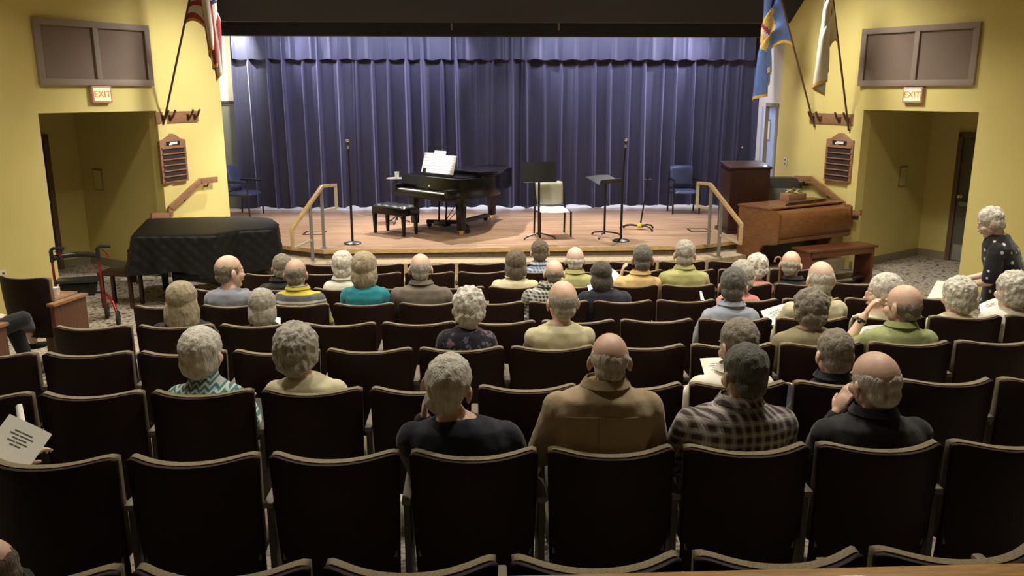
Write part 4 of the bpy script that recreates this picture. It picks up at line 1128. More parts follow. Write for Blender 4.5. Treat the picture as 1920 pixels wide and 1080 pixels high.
# ------------------------------------------------------------------ auditorium seats
seat_proto = None
def make_seat():
    t = thing('auditorium_seat', 'x', 'auditorium seat', (0, 0, 0))
    H = .86; hw = .262
    def back_pt(a, b, hw=hw, H=H, z0=.24):
        x = (2 * a - 1); zt = H - .010 * (1 - x * x) - .022 * abs(x) ** 14
        z = z0 + (zt - z0) * b; k = 1 - .07 * (1 - b)
        y = .110 * abs(x) ** 2.2 * (.45 + .55 * b) + .11 * (1 - b) 
        return Vector((x * hw * k, y, z))
    m = MB()
    def f1(a, b):
        p = back_pt(a, b); p.y += -.012 * math.sin(b * PI); return p, (0, .022, 0)
    m.slab(f1, 24, 12, 1.0); m.build('backrest', 'seat_shell', t, bevel=.006, angle=60)
    m = MB()
    def f2(a, b):
        p = back_pt(a, b, hw - .006, H + .002, .36); p.y += .023
        ex = min(a, 1 - a) * 10; ey = min(b, 1 - b) * 9
        return p, (0, .036 + .026 * min(1, ex) ** .6 * min(1, ey) ** .5, 0)
    m.slab(f2, 24, 14, 1.0); m.build('back_cushion', 'seat_fabric', t, angle=70)
    m = MB()
    def f3(a, b):
        x = (2 * a - 1) * .235; y = .13 + .42 * b; ex = min(a, 1 - a) * 8; ey = min(b, 1 - b) * 6
        return (x, y, .36), (0, 0, .03 + .05 * min(1, ex) ** .5 * min(1, ey) ** .5)
    m.slab(f3, 14, 12, 1.0); m.build('seat_cushion', 'seat_fabric', t, angle=70)
    m = MB(); m.box((.28, .29, .615), (.040, .33, .03)); m.build('armrest', 'arm_plastic', t, bevel=.010)
    m = MB(); m.box((.28, .25, .30), (.028, .20, .60)); m.box((.28, .25, .012), (.06, .34, .024)); m.build('standard', 'seat_leg', t, bevel=.005)
    return t
HALFW = None
PH = {'0': 'nearest row at the bottom', 'A': 'second row from the camera', 'B': 'third row from the camera', 'C': 'fourth row from the camera',
      'D': 'fifth row from the camera', 'E': 'fourth row from the stage', 'F': 'third row from the stage', 'G': 'second row from the stage', 'H': 'front row by the stage'}
# (row, u of a boundary, u of another boundary, seats between them, seats before the first, seats after)
SEATS = [('0', 590, 1638, 3, 2, 1), ('A', 222, 1783, 6, 1, 1), ('B', 270, 1877, 8, 2, 1), ('C', 248, 1795, 9, 2, 1), ('D', 90, 1745, 11, 0, 2),
         ('E', 243, 1820, 13, 0, 0), ('F', 355, 1665, 12, 0, 0), ('G', 452, 1540, 11, 0, 0), ('H', 567, 1466, 9.5, 0, 0)]
SEAT_X = {}
first = True
for row, ua, ub, n, pre, post in SEATS:
    Yr, zt = ROWS[row]
    xa = at_z(ua, 540, 0).x  # placeholder, replaced below
    def X_at(u):
        # column u on the horizontal line of seat tops (Y = Yr, z = zt)
        a = (u - 960) / F_PX; lo, hi = -12.0, 12.0
        for _ in range(60):
            mid_ = (lo + hi) / 2; Yw = Yr + .09; x = mid_ * _cy - Yw * _sy; y = mid_ * _sy + Yw * _cy; zc = y * _cp - (zt - CAM_H) * _sp
            if x / zc < a: lo = mid_
            else: hi = mid_
        return lo
    xa, xb = X_at(ua), X_at(ub); pitch = (xb - xa) / n; nn = int(round(n))
    if n != nn: nn = int(n)
    xs = [xa + pitch * (i + .5) for i in range(-pre, nn + post)]
    SEAT_X[row] = (xs, pitch)
    for i, x in enumerate(xs):
        nm = ORD[i]
        lab = 'brown auditorium seat, %s from the left in the %s' % (nm, PH[row])
        loc = (x, Yr, zt - .86)
        if first: 
            seat_proto = make_seat(); seat_proto.location = loc; seat_proto['label'] = lab; seat_proto['group'] = 'auditorium seats in the ' + PH[row]; s = seat_proto; first = False
        else: s = dup(seat_proto, loc, 0, lab, 'auditorium seats in the ' + PH[row])
        s.scale = (pitch / .56, 1, 1)
# side block on the left, turned to the stage, with wooden end panels
def side_seat(loc, rz, lab, panel_lab):
    s = dup(seat_proto, loc, rz, lab, 'side block seats at the left')
    t = thing('row_end_panel', panel_lab, 'end panel', local(loc, rz, (.375, .20, 0)), rz, 'wooden end panels of the side block')
    m = MB(); m.box((0, .02, .30), (.05, .44, .60)); m.build('panel', 'panel_wood', t, bevel=.006)
    m = MB(); m.box((0, .02, .615), (.085, .48, .03)); m.build('cap', 'wall_oak', t, bevel=.006)
    return s, t
sA = at_y(30, 522, 7.95); sz = sA.z - .86
side_seat((sA.x - .02, 7.95, sz), R(-14), 'dark seat of the side block at the left edge, before the rollator', 'wooden end panel with a pale cup on it, left of the near seat rows')
pe = at_y(110, 552, 8.35)
t = thing('seat_console', 'reddish wooden end cabinet of the left side block with a pale cup on top', 'end panel', (pe.x, 8.35, sz), R(-8))
m = MB(); m.box((0, 0, .33), (.20, .28, .66)); m.build('cabinet', 'panel_wood', t, bevel=.006)
zt_ = pe.z - sz
t.children[0].scale.z = (zt_ - .03) / .66
m = MB(); m.box((-.02, 0, zt_ - .015), (.25, .31, .03)); m.build('cap', 'wall_oak', t, bevel=.008)
t = thing('plastic_cup', 'small pale cup standing on the wooden end cabinet at the left', 'cup', (pe.x - .01, 8.33, sz + zt_ ))
m = MB(); m.lathe([(.028, 0), (.036, .075), (.037, .078), (.033, .074), (.026, .01)], seg=18); m.build('cup_body', 'cup_white', t)
q = at_y(2, 600, 7.0)
side_seat((q.x - .62, 6.95, floor_z(7.0)), R(-14), 'dark seat of the side block cut by the left edge, under the crossed legs', 'wooden end panel cut by the left edge of the frame')

# half wall with oak capping in front of the camera
m = MB(); yq = 1.80; zq = at_y(1280, 1073, yq).z
m.box((1.2, yq - .035, zq / 2 - .03), (9.5, .05, zq)); struct(m, 'wall_front', 'mahogany', smooth=False)
m = MB(); m.box((1.2, yq - .03, zq - .012), (9.5, .06, .03)); struct(m, 'trim_6', 'capping_oak', bevel=.004)

# ------------------------------------------------------------------ people
def hairmat(name, c):
    mat(name, c, 0.7, vary=(30, .30), bump=(95, 1.0, .008), scale=(1.6, 1.6, .35), sheen=.2)
hairmat('hair_white', (.66, .62, .54)); hairmat('hair_grey', (.40, .37, .31)); hairmat('hair_dark', (.045, .034, .024)); hairmat('hair_brown', (.12, .085, .055))
hairmat('hair_blond', (.38, .31, .20)); hairmat('hair_greybrown', (.22, .19, .14)); hairmat('hair_charcoal', (.10, .095, .08))
mat('skin_fair', (.74, .54, .42), .55, vary=(14, .10)); mat('skin_ruddy', (.74, .49, .37), .5, vary=(14, .14)); mat('skin_tan', (.58, .40, .29), .55, vary=(14, .10)); mat('skin_pale', (.70, .52, .42), .5, vary=(14, .08))
mat('lips', (.45, .16, .13), .5, vary=(14, .08))
def cloth(name, c, **k): mat(name, c, .9, vary=(7, .10), bump=(9, .35, .03), sheen=.15, **k)
for n_, c_ in (('tan', (.40, .30, .18)), ('cream', (.60, .55, .36)), ('white', (.72, .69, .60)), ('navy', (.008, .010, .022)), ('black', (.010, .009, .011)), ('greyblue', (.25, .27, .33)),
               ('teal', (.015, .24, .30)), ('greybrown', (.15, .12, .095)), ('paleblue', (.34, .38, .46)), ('green', (.30, .33, .14)), ('olive', (.26, .22, .12)), ('orange', (.60, .42, .18)),
               ('limey', (.42, .41, .16)), ('pink', (.62, .27, .24)), ('vest', (.56, .50, .31)), ('slacks', (.05, .045, .04)), ('trouser_grey', (.10, .095, .09)), ('denim', (.03, .04, .075))):
    cloth('cloth_' + n_, c_)
def pattern(name, base, fn):
    cloth(name, base); nt, b, mp = nodes(name); col = fn(nt, mp); nt.links.new(col, b.inputs['Base Color'])
def sep(nt, mp):
    s = nt.nodes.new('ShaderNodeSeparateXYZ'); nt.links.new(mp.outputs[0], s.inputs[0]); return s.outputs
def stripes(nt, c, freq, duty, ph=0.0):
    f = mathn(nt, 'FRACT', mathn(nt, 'ADD', mathn(nt, 'MULTIPLY', c, freq), ph)); return mathn(nt, 'LESS_THAN', f, duty)
def plaid(base, dark, light, f):
    def fn(nt, mp):
        x, y, z = sep(nt, mp); xy = mathn(nt, 'ADD', x, mathn(nt, 'MULTIPLY', y, .6))
        a = mathn(nt, 'ADD', mathn(nt, 'MULTIPLY', stripes(nt, xy, f, .5), .5), mathn(nt, 'MULTIPLY', stripes(nt, z, f, .5), .5))
        c = mixc(nt, a, base, dark); l = mathn(nt, 'MAXIMUM', stripes(nt, xy, f, .08, .3), stripes(nt, z, f, .08, .3))
        return mixc(nt, mathn(nt, 'MULTIPLY', l, .8), c, light)
    return fn
pattern('plaid_brown', (.35, .3, .3), plaid((.40, .36, .33), (.055, .035, .04), (.55, .52, .50), 22))
pattern('plaid_blue', (.4, .5, .6), plaid((.50, .56, .66), (.12, .20, .38), (.7, .72, .78), 30))
pattern('check_dark', (.1, .1, .1), plaid((.42, .42, .38), (.03, .03, .03), (.5, .5, .45), 34))
def chev(nt, mp):
    x, y, z = sep(nt, mp); t = mathn(nt, 'ABSOLUTE', mathn(nt, 'SUBTRACT', mathn(nt, 'FRACT', mathn(nt, 'MULTIPLY', x, 22)), .5))
    zz = mathn(nt, 'ADD', mathn(nt, 'MULTIPLY', z, 34), mathn(nt, 'MULTIPLY', t, 1.6)); f = mathn(nt, 'LESS_THAN', mathn(nt, 'FRACT', zz), .5)
    return mixc(nt, f, (.45, .52, .48), (.05, .16, .16))
pattern('chevron_teal', (.3, .4, .4), chev)
def rugby(nt, mp):
    x, y, z = sep(nt, mp); a = stripes(nt, z, 7.0, .45, .55); w3 = stripes(nt, z, 7.0, .10, .60)
    c = mixc(nt, a, (.13, .13, .16), (.62, .52, .04)); return mixc(nt, stripes(nt, z, 7.0, .14, .05), c, (.55, .55, .5))
pattern('stripe_yellow', (.5, .45, .1), rugby)
def dots(nt, mp):
    v = nt.nodes.new('ShaderNodeTexVoronoi'); v.inputs['Scale'].default_value = 12.5; v.inputs['Randomness'].default_value = .35; nt.links.new(mp.outputs[0], v.inputs['Vector'])
    return mixc(nt, mathn(nt, 'LESS_THAN', v.outputs['Distance'], .22), (.008, .008, .010), (.62, .60, .56))
pattern('dots_black', (.01, .01, .012), dots)
def floral(nt, mp):
    v = nt.nodes.new('ShaderNodeTexNoise'); v.inputs['Scale'].default_value = 26; v.inputs['Detail'].default_value = 3; nt.links.new(mp.outputs[0], v.inputs['Vector'])
    v2 = nt.nodes.new('ShaderNodeTexNoise'); v2.inputs['Scale'].default_value = 12; nt.links.new(mp.outputs[0], v2.inputs['Vector'])
    c = mixc(nt, mathn(nt, 'GREATER_THAN', v.outputs[0], .58), (.010, .010, .018), (.12, .10, .16)); return mixc(nt, mathn(nt, 'GREATER_THAN', v2.outputs[0], .62), c, (.20, .09, .13))
pattern('floral_dark', (.02, .02, .03), floral)
def scarf(nt, mp):
    v = nt.nodes.new('ShaderNodeTexNoise'); v.inputs['Scale'].default_value = 18; nt.links.new(mp.outputs[0], v.inputs['Vector']); return mixc(nt, mathn(nt, 'GREATER_THAN', v.outputs[0], .56), (.012, .012, .02), (.38, .45, .10))
pattern('scarf_green', (.1, .2, .02), scarf)

LC = bpy.context.view_layer.layer_collection.children['hall']; LC.exclude = True     # keeps the remeshing below quick
def blob(mb, name, mats, voxel=.0075, smooth=6, disp=None):
    me = bpy.data.meshes.new(name + '_raw'); me.from_pydata(mb.v, [], mb.f)
    bm = bmesh.new(); bm.from_mesh(me); bmesh.ops.recalc_face_normals(bm, faces=bm.faces); bm.to_mesh(me); bm.free()
    o = bpy.data.objects.new('tmp', me); ROOT.objects.link(o)
    md = o.modifiers.new('r', 'REMESH'); md.mode = 'VOXEL'; md.voxel_size = voxel; md.use_smooth_shade = True
    if smooth: sm = o.modifiers.new('s', 'SMOOTH'); sm.factor = .5; sm.iterations = smooth
    dg = bpy.context.evaluated_depsgraph_get(); out = bpy.data.meshes.new_from_object(o.evaluated_get(dg)); out.name = name
    bpy.data.objects.remove(o); bpy.data.meshes.remove(me)
    if disp:
        fr, amp, sd = disp; zs = 1.0
        nv = len(out.vertices)
        nor = [Vector(q.vector) for q in out.vertex_normals]; cos = [0.0] * (nv * 3); out.vertices.foreach_get('co', cos)
        for i in range(nv):
            x, y, z = cos[i * 3:i * 3 + 3]
            k = noise.noise(Vector((x * fr + sd, y * fr, z * fr * .7))) + .5 * noise.noise(Vector((x * fr * 2.3, y * fr * 2.3 + sd, z * fr * 2.0)))
            q = nor[i]; cos[i * 3] = x + q.x * k * amp; cos[i * 3 + 1] = y + q.y * k * amp; cos[i * 3 + 2] = z + q.z * k * amp
        out.vertices.foreach_set('co', cos); out.update()
    out.materials.clear()
    for mt in (mats if isinstance(mats, (list, tuple)) else [mats]): out.materials.append(M[mt])
    for p in out.polygons: p.use_smooth = True; p.material_index = 0
    return out
def link(me, name, parent):
    o = bpy.data.objects.new(name, me); C.objects.link(o); o.parent = parent; return o

def add_hand(mb, wrist, d, n, s, curl=.5, spread=.2, scale=1.0):
    d, n, s = Vector(d).normalized(), Vector(n).normalized(), Vector(s).normalized(); w = Vector(wrist); k = scale
    rot = Matrix((s, d, n)).transposed()
    mb.ell(w + d * .045 * k, (.040 * k, .052 * k, .016 * k), m=rot, nu=12, nv=8)
    for i, (off, L) in enumerate(((.030, .070), (.010, .080), (-.010, .076), (-.029, .060))):
        b = w + d * .080 * k + s * off * k; a = curl * (.7 + .2 * i); p = [(b - d * .02 * k, .0095 * k)]; q = b; dd = d + s * off * spread * 10 * .1
        for j, f in enumerate((.45, .32, .23)):
            a2 = a * (j + .6); dir2 = (dd * math.cos(a2) + n * math.sin(a2)).normalized(); q = q + dir2 * L * f * k; p.append((q.copy(), (.0088 - .0007 * j) * k))
        mb.chain(p)
    b = w + d * .018 * k + s * .026 * k; t1 = b + (s * .75 + d * .62 + n * .25).normalized() * .040 * k; t2 = t1 + (s * .3 + d * .85 + n * .4).normalized() * .030 * k
    mb.chain([(b, .0135 * k), (t1, .0110 * k), (t2, .009 * k)])

def head_parts(mb, Hm):
    r3 = Hm.to_3x3()
    def e(c, r, m=None, nu=18, nv=12): mb.ell(Hm @ Vector(c), r, m=(r3 if m is None else r3 @ m), nu=nu, nv=nv)
    e((0, -.010, .030), (.076, .096, .090), nu=24, nv=16); e((0, .028, -.035), (.060, .066, .083)); e((0, .062, -.094), (.030, .033, .026))
    e((0, .078, .030), (.052, .012, .010)); e((0, .093, -.008), (.011, .018, .030)); e((0, .108, -.030), (.015, .015, .012))
    for s in (-1, 1):
        e((s * .033, .066, -.028), (.030, .030, .028)); e((s * .083, -.008, -.010), (.009, .024, .034), m=Matrix.Rotation(s * R(22), 3, 'Z')); e((s * .079, .0, -.012), (.012, .016, .020))
    e((0, .092, -.062), (.024, .010, .009))
def hair_parts(mb, Hm, style):
    r3 = Hm.to_3x3()
    def e(c, r): mb.ell(Hm @ Vector(c), r, m=r3, nu=22, nv=14)
    if style in ('short', 'crop'):
        e((0, -.020, .040), (.083, .098, .092)); e((0, -.052, -.030), (.066, .052, .058))
    elif style == 'ring':
        e((0, -.016, .004), (.0795, .094, .058)); e((0, -.048, -.035), (.060, .050, .046))
    elif style == 'balding':
        e((0, -.015, .020), (.0800, .0955, .073)); e((0, -.048, -.030), (.062, .052, .053))
    elif style == 'curly':
        e((0, -.018, .035), (.098, .110, .103)); e((0, -.058, -.035), (.080, .058, .070)); e((-.055, -.02, -.02), (.042, .060, .060)); e((.055, -.02, -.02), (.042, .060, .060))
    elif style == 'cap':
        e((0, -.020, .036), (.090, .105, .098)); e((0, -.056, -.035), (.076, .052, .068)); e((-.052, -.02, -.015), (.038, .055, .055)); e((.052, -.02, -.015), (.038, .055, .055))
    elif style == 'bob':
        e((0, -.020, .036), (.092, .106, .098)); e((0, -.058, -.055), (.084, .050, .085)); e((-.062, -.018, -.045), (.034, .058, .080)); e((.062, -.018, -.045), (.034, .058, .080))
    elif style == 'long':
        e((0, -.020, .036), (.092, .106, .098)); e((0, -.062, -.085), (.100, .046, .125)); e((-.070, -.028, -.085), (.036, .050, .115)); e((.070, -.028, -.085), (.036, .050, .115))
NOM = {'short': .166, 'ring': .165, 'balding': .166, 'curly': .205, 'cap': .184, 'bob': .190, 'long': .215, 'crop': .166}
HD = {'short': (34, .004), 'ring': (34, .003), 'balding': (34, .003), 'curly': (34, .008), 'cap': (28, .004), 'bob': (20, .004), 'long': (18, .005), 'crop': (40, .004)}
lower_cache = {}
def lower_body(col):
    if col in lower_cache: return lower_cache[col]
    mb = MB(); mb.loft([(0, .0, .40, .16, .12), (0, 0, .46, .19, .145), (0, 0, .56, .185, .135), (0, 0, .66, .168, .122)])
    for s in (-1, 1): mb.chain([((s * .095, 0, .50), .098), ((s * .12, .26, .505), .082), ((s * .125, .44, .50), .068), ((s * .125, .47, .30), .060), ((s * .125, .46, .11), .052)])
    tm = blob(mb, 'trousers', 'cloth_' + col, .011, 5)
    sh = []
    for s in (-1, 1):
        mb = MB(); mb.ell((s * .13, .52, .035), (.046, .13, .035)); mb.ell((s * .13, .455, .05), (.040, .050, .05)); sh.append(blob(mb, 'shoe', 'rubber', .010, 3))
    lower_cache[col] = (tm, sh); return lower_cache[col]
em = MB(); em.ell((0, 0, 0), (.0125, .0125, .0125), nu=12, nv=8); em.ell((0, .0075, 0), (.006, .006, .006), nu=10, nv=6, mi=1)
eye_mesh = em.mesh('eye', ['eye_white', 'hair_dark'])
PEOPLE = {}
def person(row, u, v, hw_px, bw_px, style, hair, skin, shirt, label, bu=None, yaw=0, pitch=8, roll=0, sleeve='long', collar='shirt', arms=None, lower='slacks', dy=.20, voxel=.0075, rz=0, Y=None, extra=None):
    if row: Yr, zt = ROWS[row]; zf = zt - .86
    else: Yr = Y; zf = floor_z(Y)
    yh = Yr + dy; pt = at_y(u, v, yh); h = pt.z - zf
    zc = (pt.x * _sy + pt.y * _cy) * _cp - (pt.z - CAM_H) * _sp
    hs = max(.92, min(1.2, hw_px * zc / F_PX / NOM[style])); sw = max(.125, min(.215, bw_px * zc / F_PX / 2 - .068))
    bx = at_y(bu, v, yh).x if bu is not None else pt.x
    t = thing('person', label, 'person', (bx, Yr + .31, zf), rz)
    hx = pt.x - bx; cz = h - .122 * hs; hy = dy - .31 + .07
    Hm = Matrix.Translation((hx, hy, cz)) @ Matrix.Rotation(R(yaw), 4, 'Z') @ Matrix.Rotation(-R(pitch), 4, 'X') @ Matrix.Rotation(R(roll), 4, 'Y') @ Matrix.Diagonal((hs, hs, hs, 1))
    zs = cz - .170 * hs; mid_ = .5 * (zs + .5)
    def torso(g, top=True):
        yl = lambda z: -.055 * max(0, min(1, (z - .5) / (zs - .5)))
        r = [(0, .0, .42, .165 + g, .12 + g), (0, 0, .52, .185 + g, .135 + g), (hx * .15, -.01, mid_, .165 + g + sw * .05, .122 + g), (hx * .3, -.015, zs - .12, sw - .005 + g, .120 + g),
             (hx * .35, -.015, zs - .03, sw + .012 + g, .105 + g), (hx * .4, -.012, zs + .032, sw * .84 + g, .090 + g), (hx * .5, -.008, zs + .06, sw * .50 + g * .8, .070 + g * .8), (hx * .6, -.004, zs + .085, .062 + g * .6, .060 + g * .6)]
        r = [(a, b + yl(c), c, d_, e_) for a, b, c, d_, e_ in r]
        for i in range(1, len(r)):
            if r[i][2] <= r[i - 1][2]: r[i] = (r[i][0], r[i][1], r[i - 1][2] + .012, r[i][3], r[i][4])
        return r
    jo = hx * .35
    A = {}
    for s in (-1, 1):
        sh = Vector((jo + s * (sw - .005), -.06, zs - .03)); el = Vector((jo + s * (sw + .065), .06, zs - .29)); wr = Vector((s * .11, .30, .64)); hd = (-s * .5, .85, -.1); hn = (0, 0, -1)
        if arms and ('L' if s < 0 else 'R') in arms:
            e_, w_, hd, hn = arms['L' if s < 0 else 'R']; el = Vector((jo + e_[0], e_[1], zs + e_[2])); wr = Vector((hx + w_[0], w_[1], cz + w_[2]))
        A[s] = (sh, el, wr, Vector(hd), Vector(hn))
    mb = MB(); mb.loft(torso(0)); nb = Vector((hx * .6, -.06, zs + .06)); nt_ = Hm @ Vector((0, -.018, -.055))
    mb.chain([(nb, .060), (nb.lerp(nt_, .5), .056), (nt_, .056)])
    head_parts(mb, Hm)
    for s in (-1, 1):
        sh, el, wr, hd, hn = A[s]; mb.chain([(sh, .056), (sh.lerp(el, .5), .050), (el, .040), (el.lerp(wr, .4), .039), (wr, .027)])
        sd = hd.cross(hn) * (-1); sd = sd.normalized() * (1 if (hd.cross(hn)).x * s > 0 else 1)
        add_hand(mb, wr, hd, hn, (sd if s > 0 else -sd), curl=.45)
        mb.chain([((s * .095, 0, .50), .088), ((s * .12, .26, .505), .072), ((s * .125, .44, .50), .056), ((s * .125, .47, .30), .050), ((s * .125, .46, .10), .034), ((s * .128, .54, .04), .028)])
    vx = voxel if voxel < .007 else .0078
    link(blob(mb, 'body', skin, vx, 3), 'body', t)
    # clothes
    mb = MB(); g = .023; rr = torso(g)
    if collar == 'shirt': rr[-1] = (rr[-1][0], rr[-1][1], rr[-1][2] + .012, .074, .072)
    if collar == 'turtle': rr.append((hx * .75, -.052, zs + .125, .072, .072)); rr.append((hx * .8, -.05, zs + .15, .070, .070))
    if collar == 'crew': rr = rr[:-1] + [(rr[-1][0], rr[-1][1], rr[-1][2] - .014, .085, .078)]
    mb.loft(rr, seg=24)
    for s in (-1, 1):
        sh, el, wr, hd, hn = A[s]
        if sleeve == 'long': mb.chain([(sh, .077), (sh.lerp(el, .5), .069), (el, .058), (el.lerp(wr, .45), .053), (el.lerp(wr, .93), .040)])
        elif sleeve == 'short': mb.chain([(sh, .077), (sh.lerp(el, .35), .070), (sh.lerp(el, .68), .064)])
        elif sleeve == 'none': mb.chain([(sh, .068)])
    nm = {'vest': 'vest'}.get(sleeve, 'shirt')
    if sleeve == 'vest': 
        for s in (-1, 1): mb.chain([(A[s][0], .073)])
    sh_o = link(blob(mb, 'shirt', shirt, .0095, 4, disp=(7, .010, random.uniform(0, 50))), 'vest' if sleeve == 'vest' else 'shirt', t)
    if collar == 'shirt':
        mb = MB(); c0 = Vector((hx * .6, -.057, zs + .092)); n = 22; P = []
        for i in range(n):
            a = R(115) + R(310) * i / (n - 1); P.append(c0 + Vector((.078 * math.cos(a), .076 * math.sin(a), .006 * math.cos(a - PI * 1.5))))
        mb2 = MB(); vsx = []
        for i, p in enumerate(P):
            d = (p - c0); d.z = 0; d.normalize(); vsx += [p + d * .004 + Vector((0, 0, .020)), p + d * .008 + Vector((0, 0, .020)), p + d * .030 + Vector((0, 0, -.014)), p + d * .018 + Vector((0, 0, -.014))]
        fx = []
        for i in range(n - 1):
            for k in range(4): fx.append((i * 4 + k, i * 4 + (k + 1) % 4, (i + 1) * 4 + (k + 1) % 4, (i + 1) * 4 + k))
        fx += [(0, 1, 2, 3), tuple((n - 1) * 4 + k for k in (3, 2, 1, 0))]; mb2.add(vsx, fx); mb2.build('collar', shirt, sh_o)
    if sleeve == 'vest':
        for s in (-1, 1):
            mb = MB(); sh, el, wr, hd, hn = A[s]; mb.chain([(sh + Vector((s * .0, 0, -.01)), .068), (sh.lerp(el, .5), .062), (el, .054), (el.lerp(wr, .5), .048), (el.lerp(wr, .92), .036)]); link(blob(mb, 'sleeve', 'cloth_greybrown', .0095, 3), 'sleeve', t)
    tm, shm = lower_body(lower); link(tm, 'trousers', t); [link(q, 'shoe', t) for q in shm]
    if hair:
        mb = MB(); hair_parts(mb, Hm, style); fr, amp = HD[style]
        link(blob(mb, 'hair', hair, .0075, 4, disp=(fr, amp * 1.6, random.uniform(0, 50))), 'hair', t)
    for s in (-1, 1):
        o = link(eye_mesh, 'eye', t); o.matrix_local = Hm @ Matrix.Translation((s * .031, .0755, .008))
    mb = MB(); mb.ell(Hm @ Vector((0, .0985, -.062)), (.021, .006, .007), m=Hm.to_3x3(), nu=14, nv=8); mb.build('lips', 'lips', t)
    t['_'] = 0; del t['_']
    return t, Hm, A
TOUCH = {}
def up(side, dx, dz, ey=.12, wy=.14, ez=-.20, ex=.10, d=(0.2, -.1, 1), n=(1, 0, 0)):
    s = -1 if side == 'L' else 1
    return {side: ((s * (.19 + ex), ey, ez), (dx, wy, dz), d, n)}
# nearest occupied row
person('A', 838, 672, 92, 245, 'short', 'hair_white', 'skin_ruddy', 'cloth_navy', 'seated person in a dark navy top, head propped on the left hand', bu=872, yaw=-14, pitch=-6, roll=12, collar='crew', arms=up('L', -.115, -.20, ex=.0, ez=-.27, wy=.10, d=(.1, .0, 1), n=(1, 0, 0)), voxel=.006)
PT = person('A', 1149, 633, 77, 238, 'balding', 'hair_white', 'skin_ruddy', 'cloth_tan', 'seated person in a tan button shirt with a centre back pleat', bu=1130, yaw=-4, pitch=4, voxel=.0075)
person('A', 1409, 657, 82, 240, 'short', 'hair_charcoal', 'skin_tan', 'plaid_brown', 'seated person in a brown and white plaid shirt, right of the tan shirt', bu=1388, yaw=12, pitch=10)
person('A', 1662, 668, 90, 235, 'balding', 'hair_white', 'skin_ruddy', 'cloth_black', 'seated person in a black top with the left hand raised to the ear', bu=1660, yaw=10, pitch=6, roll=-6, arms=up('L', -.085, -.20, ex=.0, ez=-.27, wy=.12, d=(.35, .0, .9), n=(.9, .3, -.3)), voxel=.006)
person('A', -200, 700, 95, 230, 'short', 'hair_grey', 'skin_fair', 'cloth_olive', 'person beyond the left edge of the frame, hand holding a printed programme', arms={'R': ((.30, .05, -.25), (.29, .14, -.37), (.5, .6, .3), (0, 0, -1))}, voxel=.006)
person('0', -88, 1046, 92, 200, 'balding', 'hair_brown', 'skin_ruddy', 'cloth_black', 'person low in the bottom left corner, only the head cut by the frame', pitch=20, lower='black', rz=R(80), arms={'L': ((-.25, .05, -.2), (-.2, .2, -.45), (0, 1, -.2), (0, 0, -1)), 'R': ((.2, .05, -.2), (-.05, .2, -.45), (0, 1, -.2), (0, 0, -1))})
# third row from the camera
person('B', 367, 622, 80, 150, 'cap', 'hair_white', 'skin_fair', 'chevron_teal', 'seated person in a teal and white chevron turtleneck', bu=371, yaw=-10, pitch=6, collar='turtle')
person('B', 548, 615, 90, 162, 'curly', 'hair_grey', 'skin_fair', 'cloth_cream', 'seated person in a pale cream top, beside the chevron turtleneck', bu=571, yaw=-6, pitch=4, collar='crew')
person('B', 1395, 607, 70, 170, 'crop', 'hair_greybrown', 'skin_tan', 'cloth_white', 'seated person in a white shirt reading a programme, beyond the plaid shirt', bu=1378, yaw=18, pitch=18)
person('B', 1578, 627, 66, 140, 'short', 'hair_greybrown', 'skin_ruddy', 'cloth_navy', 'seated person in a dark jacket with pale collar, before the black top with raised hand', pitch=12)
# fourth row
person('C', 1057, 530, 59, 136, 'balding', 'hair_grey', 'skin_ruddy', 'cloth_vest', 'seated person in a cream vest over grey sleeves', bu=1050, yaw=12, pitch=2, sleeve='vest', collar='crew')
person('C', 880, 545, 66, 112, 'curly', 'hair_white', 'skin_fair', 'floral_dark', 'seated person in a dark floral blouse', bu=873, yaw=-8, pitch=6, collar='crew')
person('C', 1530, 548, 66, 150, 'curly', 'hair_greybrown', 'skin_fair', 'cloth_olive', 'seated person in an olive tan sweater, left of the green polo shirt', bu=1534, pitch=10, collar='crew')
PW = person('C', 1708, 538, 64, 150, 'ring', 'hair_greybrown', 'skin_ruddy', 'cloth_green', 'seated person in a pale green polo shirt, left hand raised to the face', bu=1702, yaw=26, pitch=6, sleeve='short', arms={'L': ((-.30, .12, -.16), (-.15, .17, -.12), (.4, .1, .7), (.8, -.2, -.2))}, voxel=.006)
# fifth row
person('D', 333, 532, 66, 120, 'long', 'hair_blond', 'skin_fair', 'cloth_black', 'seated person in a black top with long hair down to the seat back', pitch=6, collar='crew')
person('D', 486, 547, 53, 105, 'bob', 'hair_grey', 'skin_fair', 'scarf_green', 'seated person in a dark top with green and black scarf, holding a white card', pitch=14, collar='turtle')
person('D', 1383, 507, 50, 112, 'crop', 'hair_charcoal', 'skin_tan', 'cloth_paleblue', 'seated person in a pale blue shirt with an open programme to the right', bu=1376, yaw=-26, pitch=10)
person('D', 1548, 493, 50, 122, 'balding', 'hair_white', 'skin_fair', 'cloth_cream', 'seated person in a cream shirt, right of the open programme', bu=1537, pitch=4)
person('D', 1668, 518, 62, 110, 'cap', 'hair_white', 'skin_ruddy', 'cloth_cream', 'seated person turned left in profile, beside the green polo shirt', bu=1662, yaw=72, pitch=6, collar='crew')
person('D', 1810, 525, 60, 110, 'curly', 'hair_white', 'skin_fair', 'cloth_cream', 'seated person in a cream top at the far right, in front of the standing person', bu=1803, yaw=12, pitch=8, collar='crew')
person('D', 1913, 514, 62, 120, 'curly', 'hair_white', 'skin_fair', 'cloth_white', 'seated person in a white top, cut by the right edge of the frame', yaw=14, pitch=6, collar='crew')
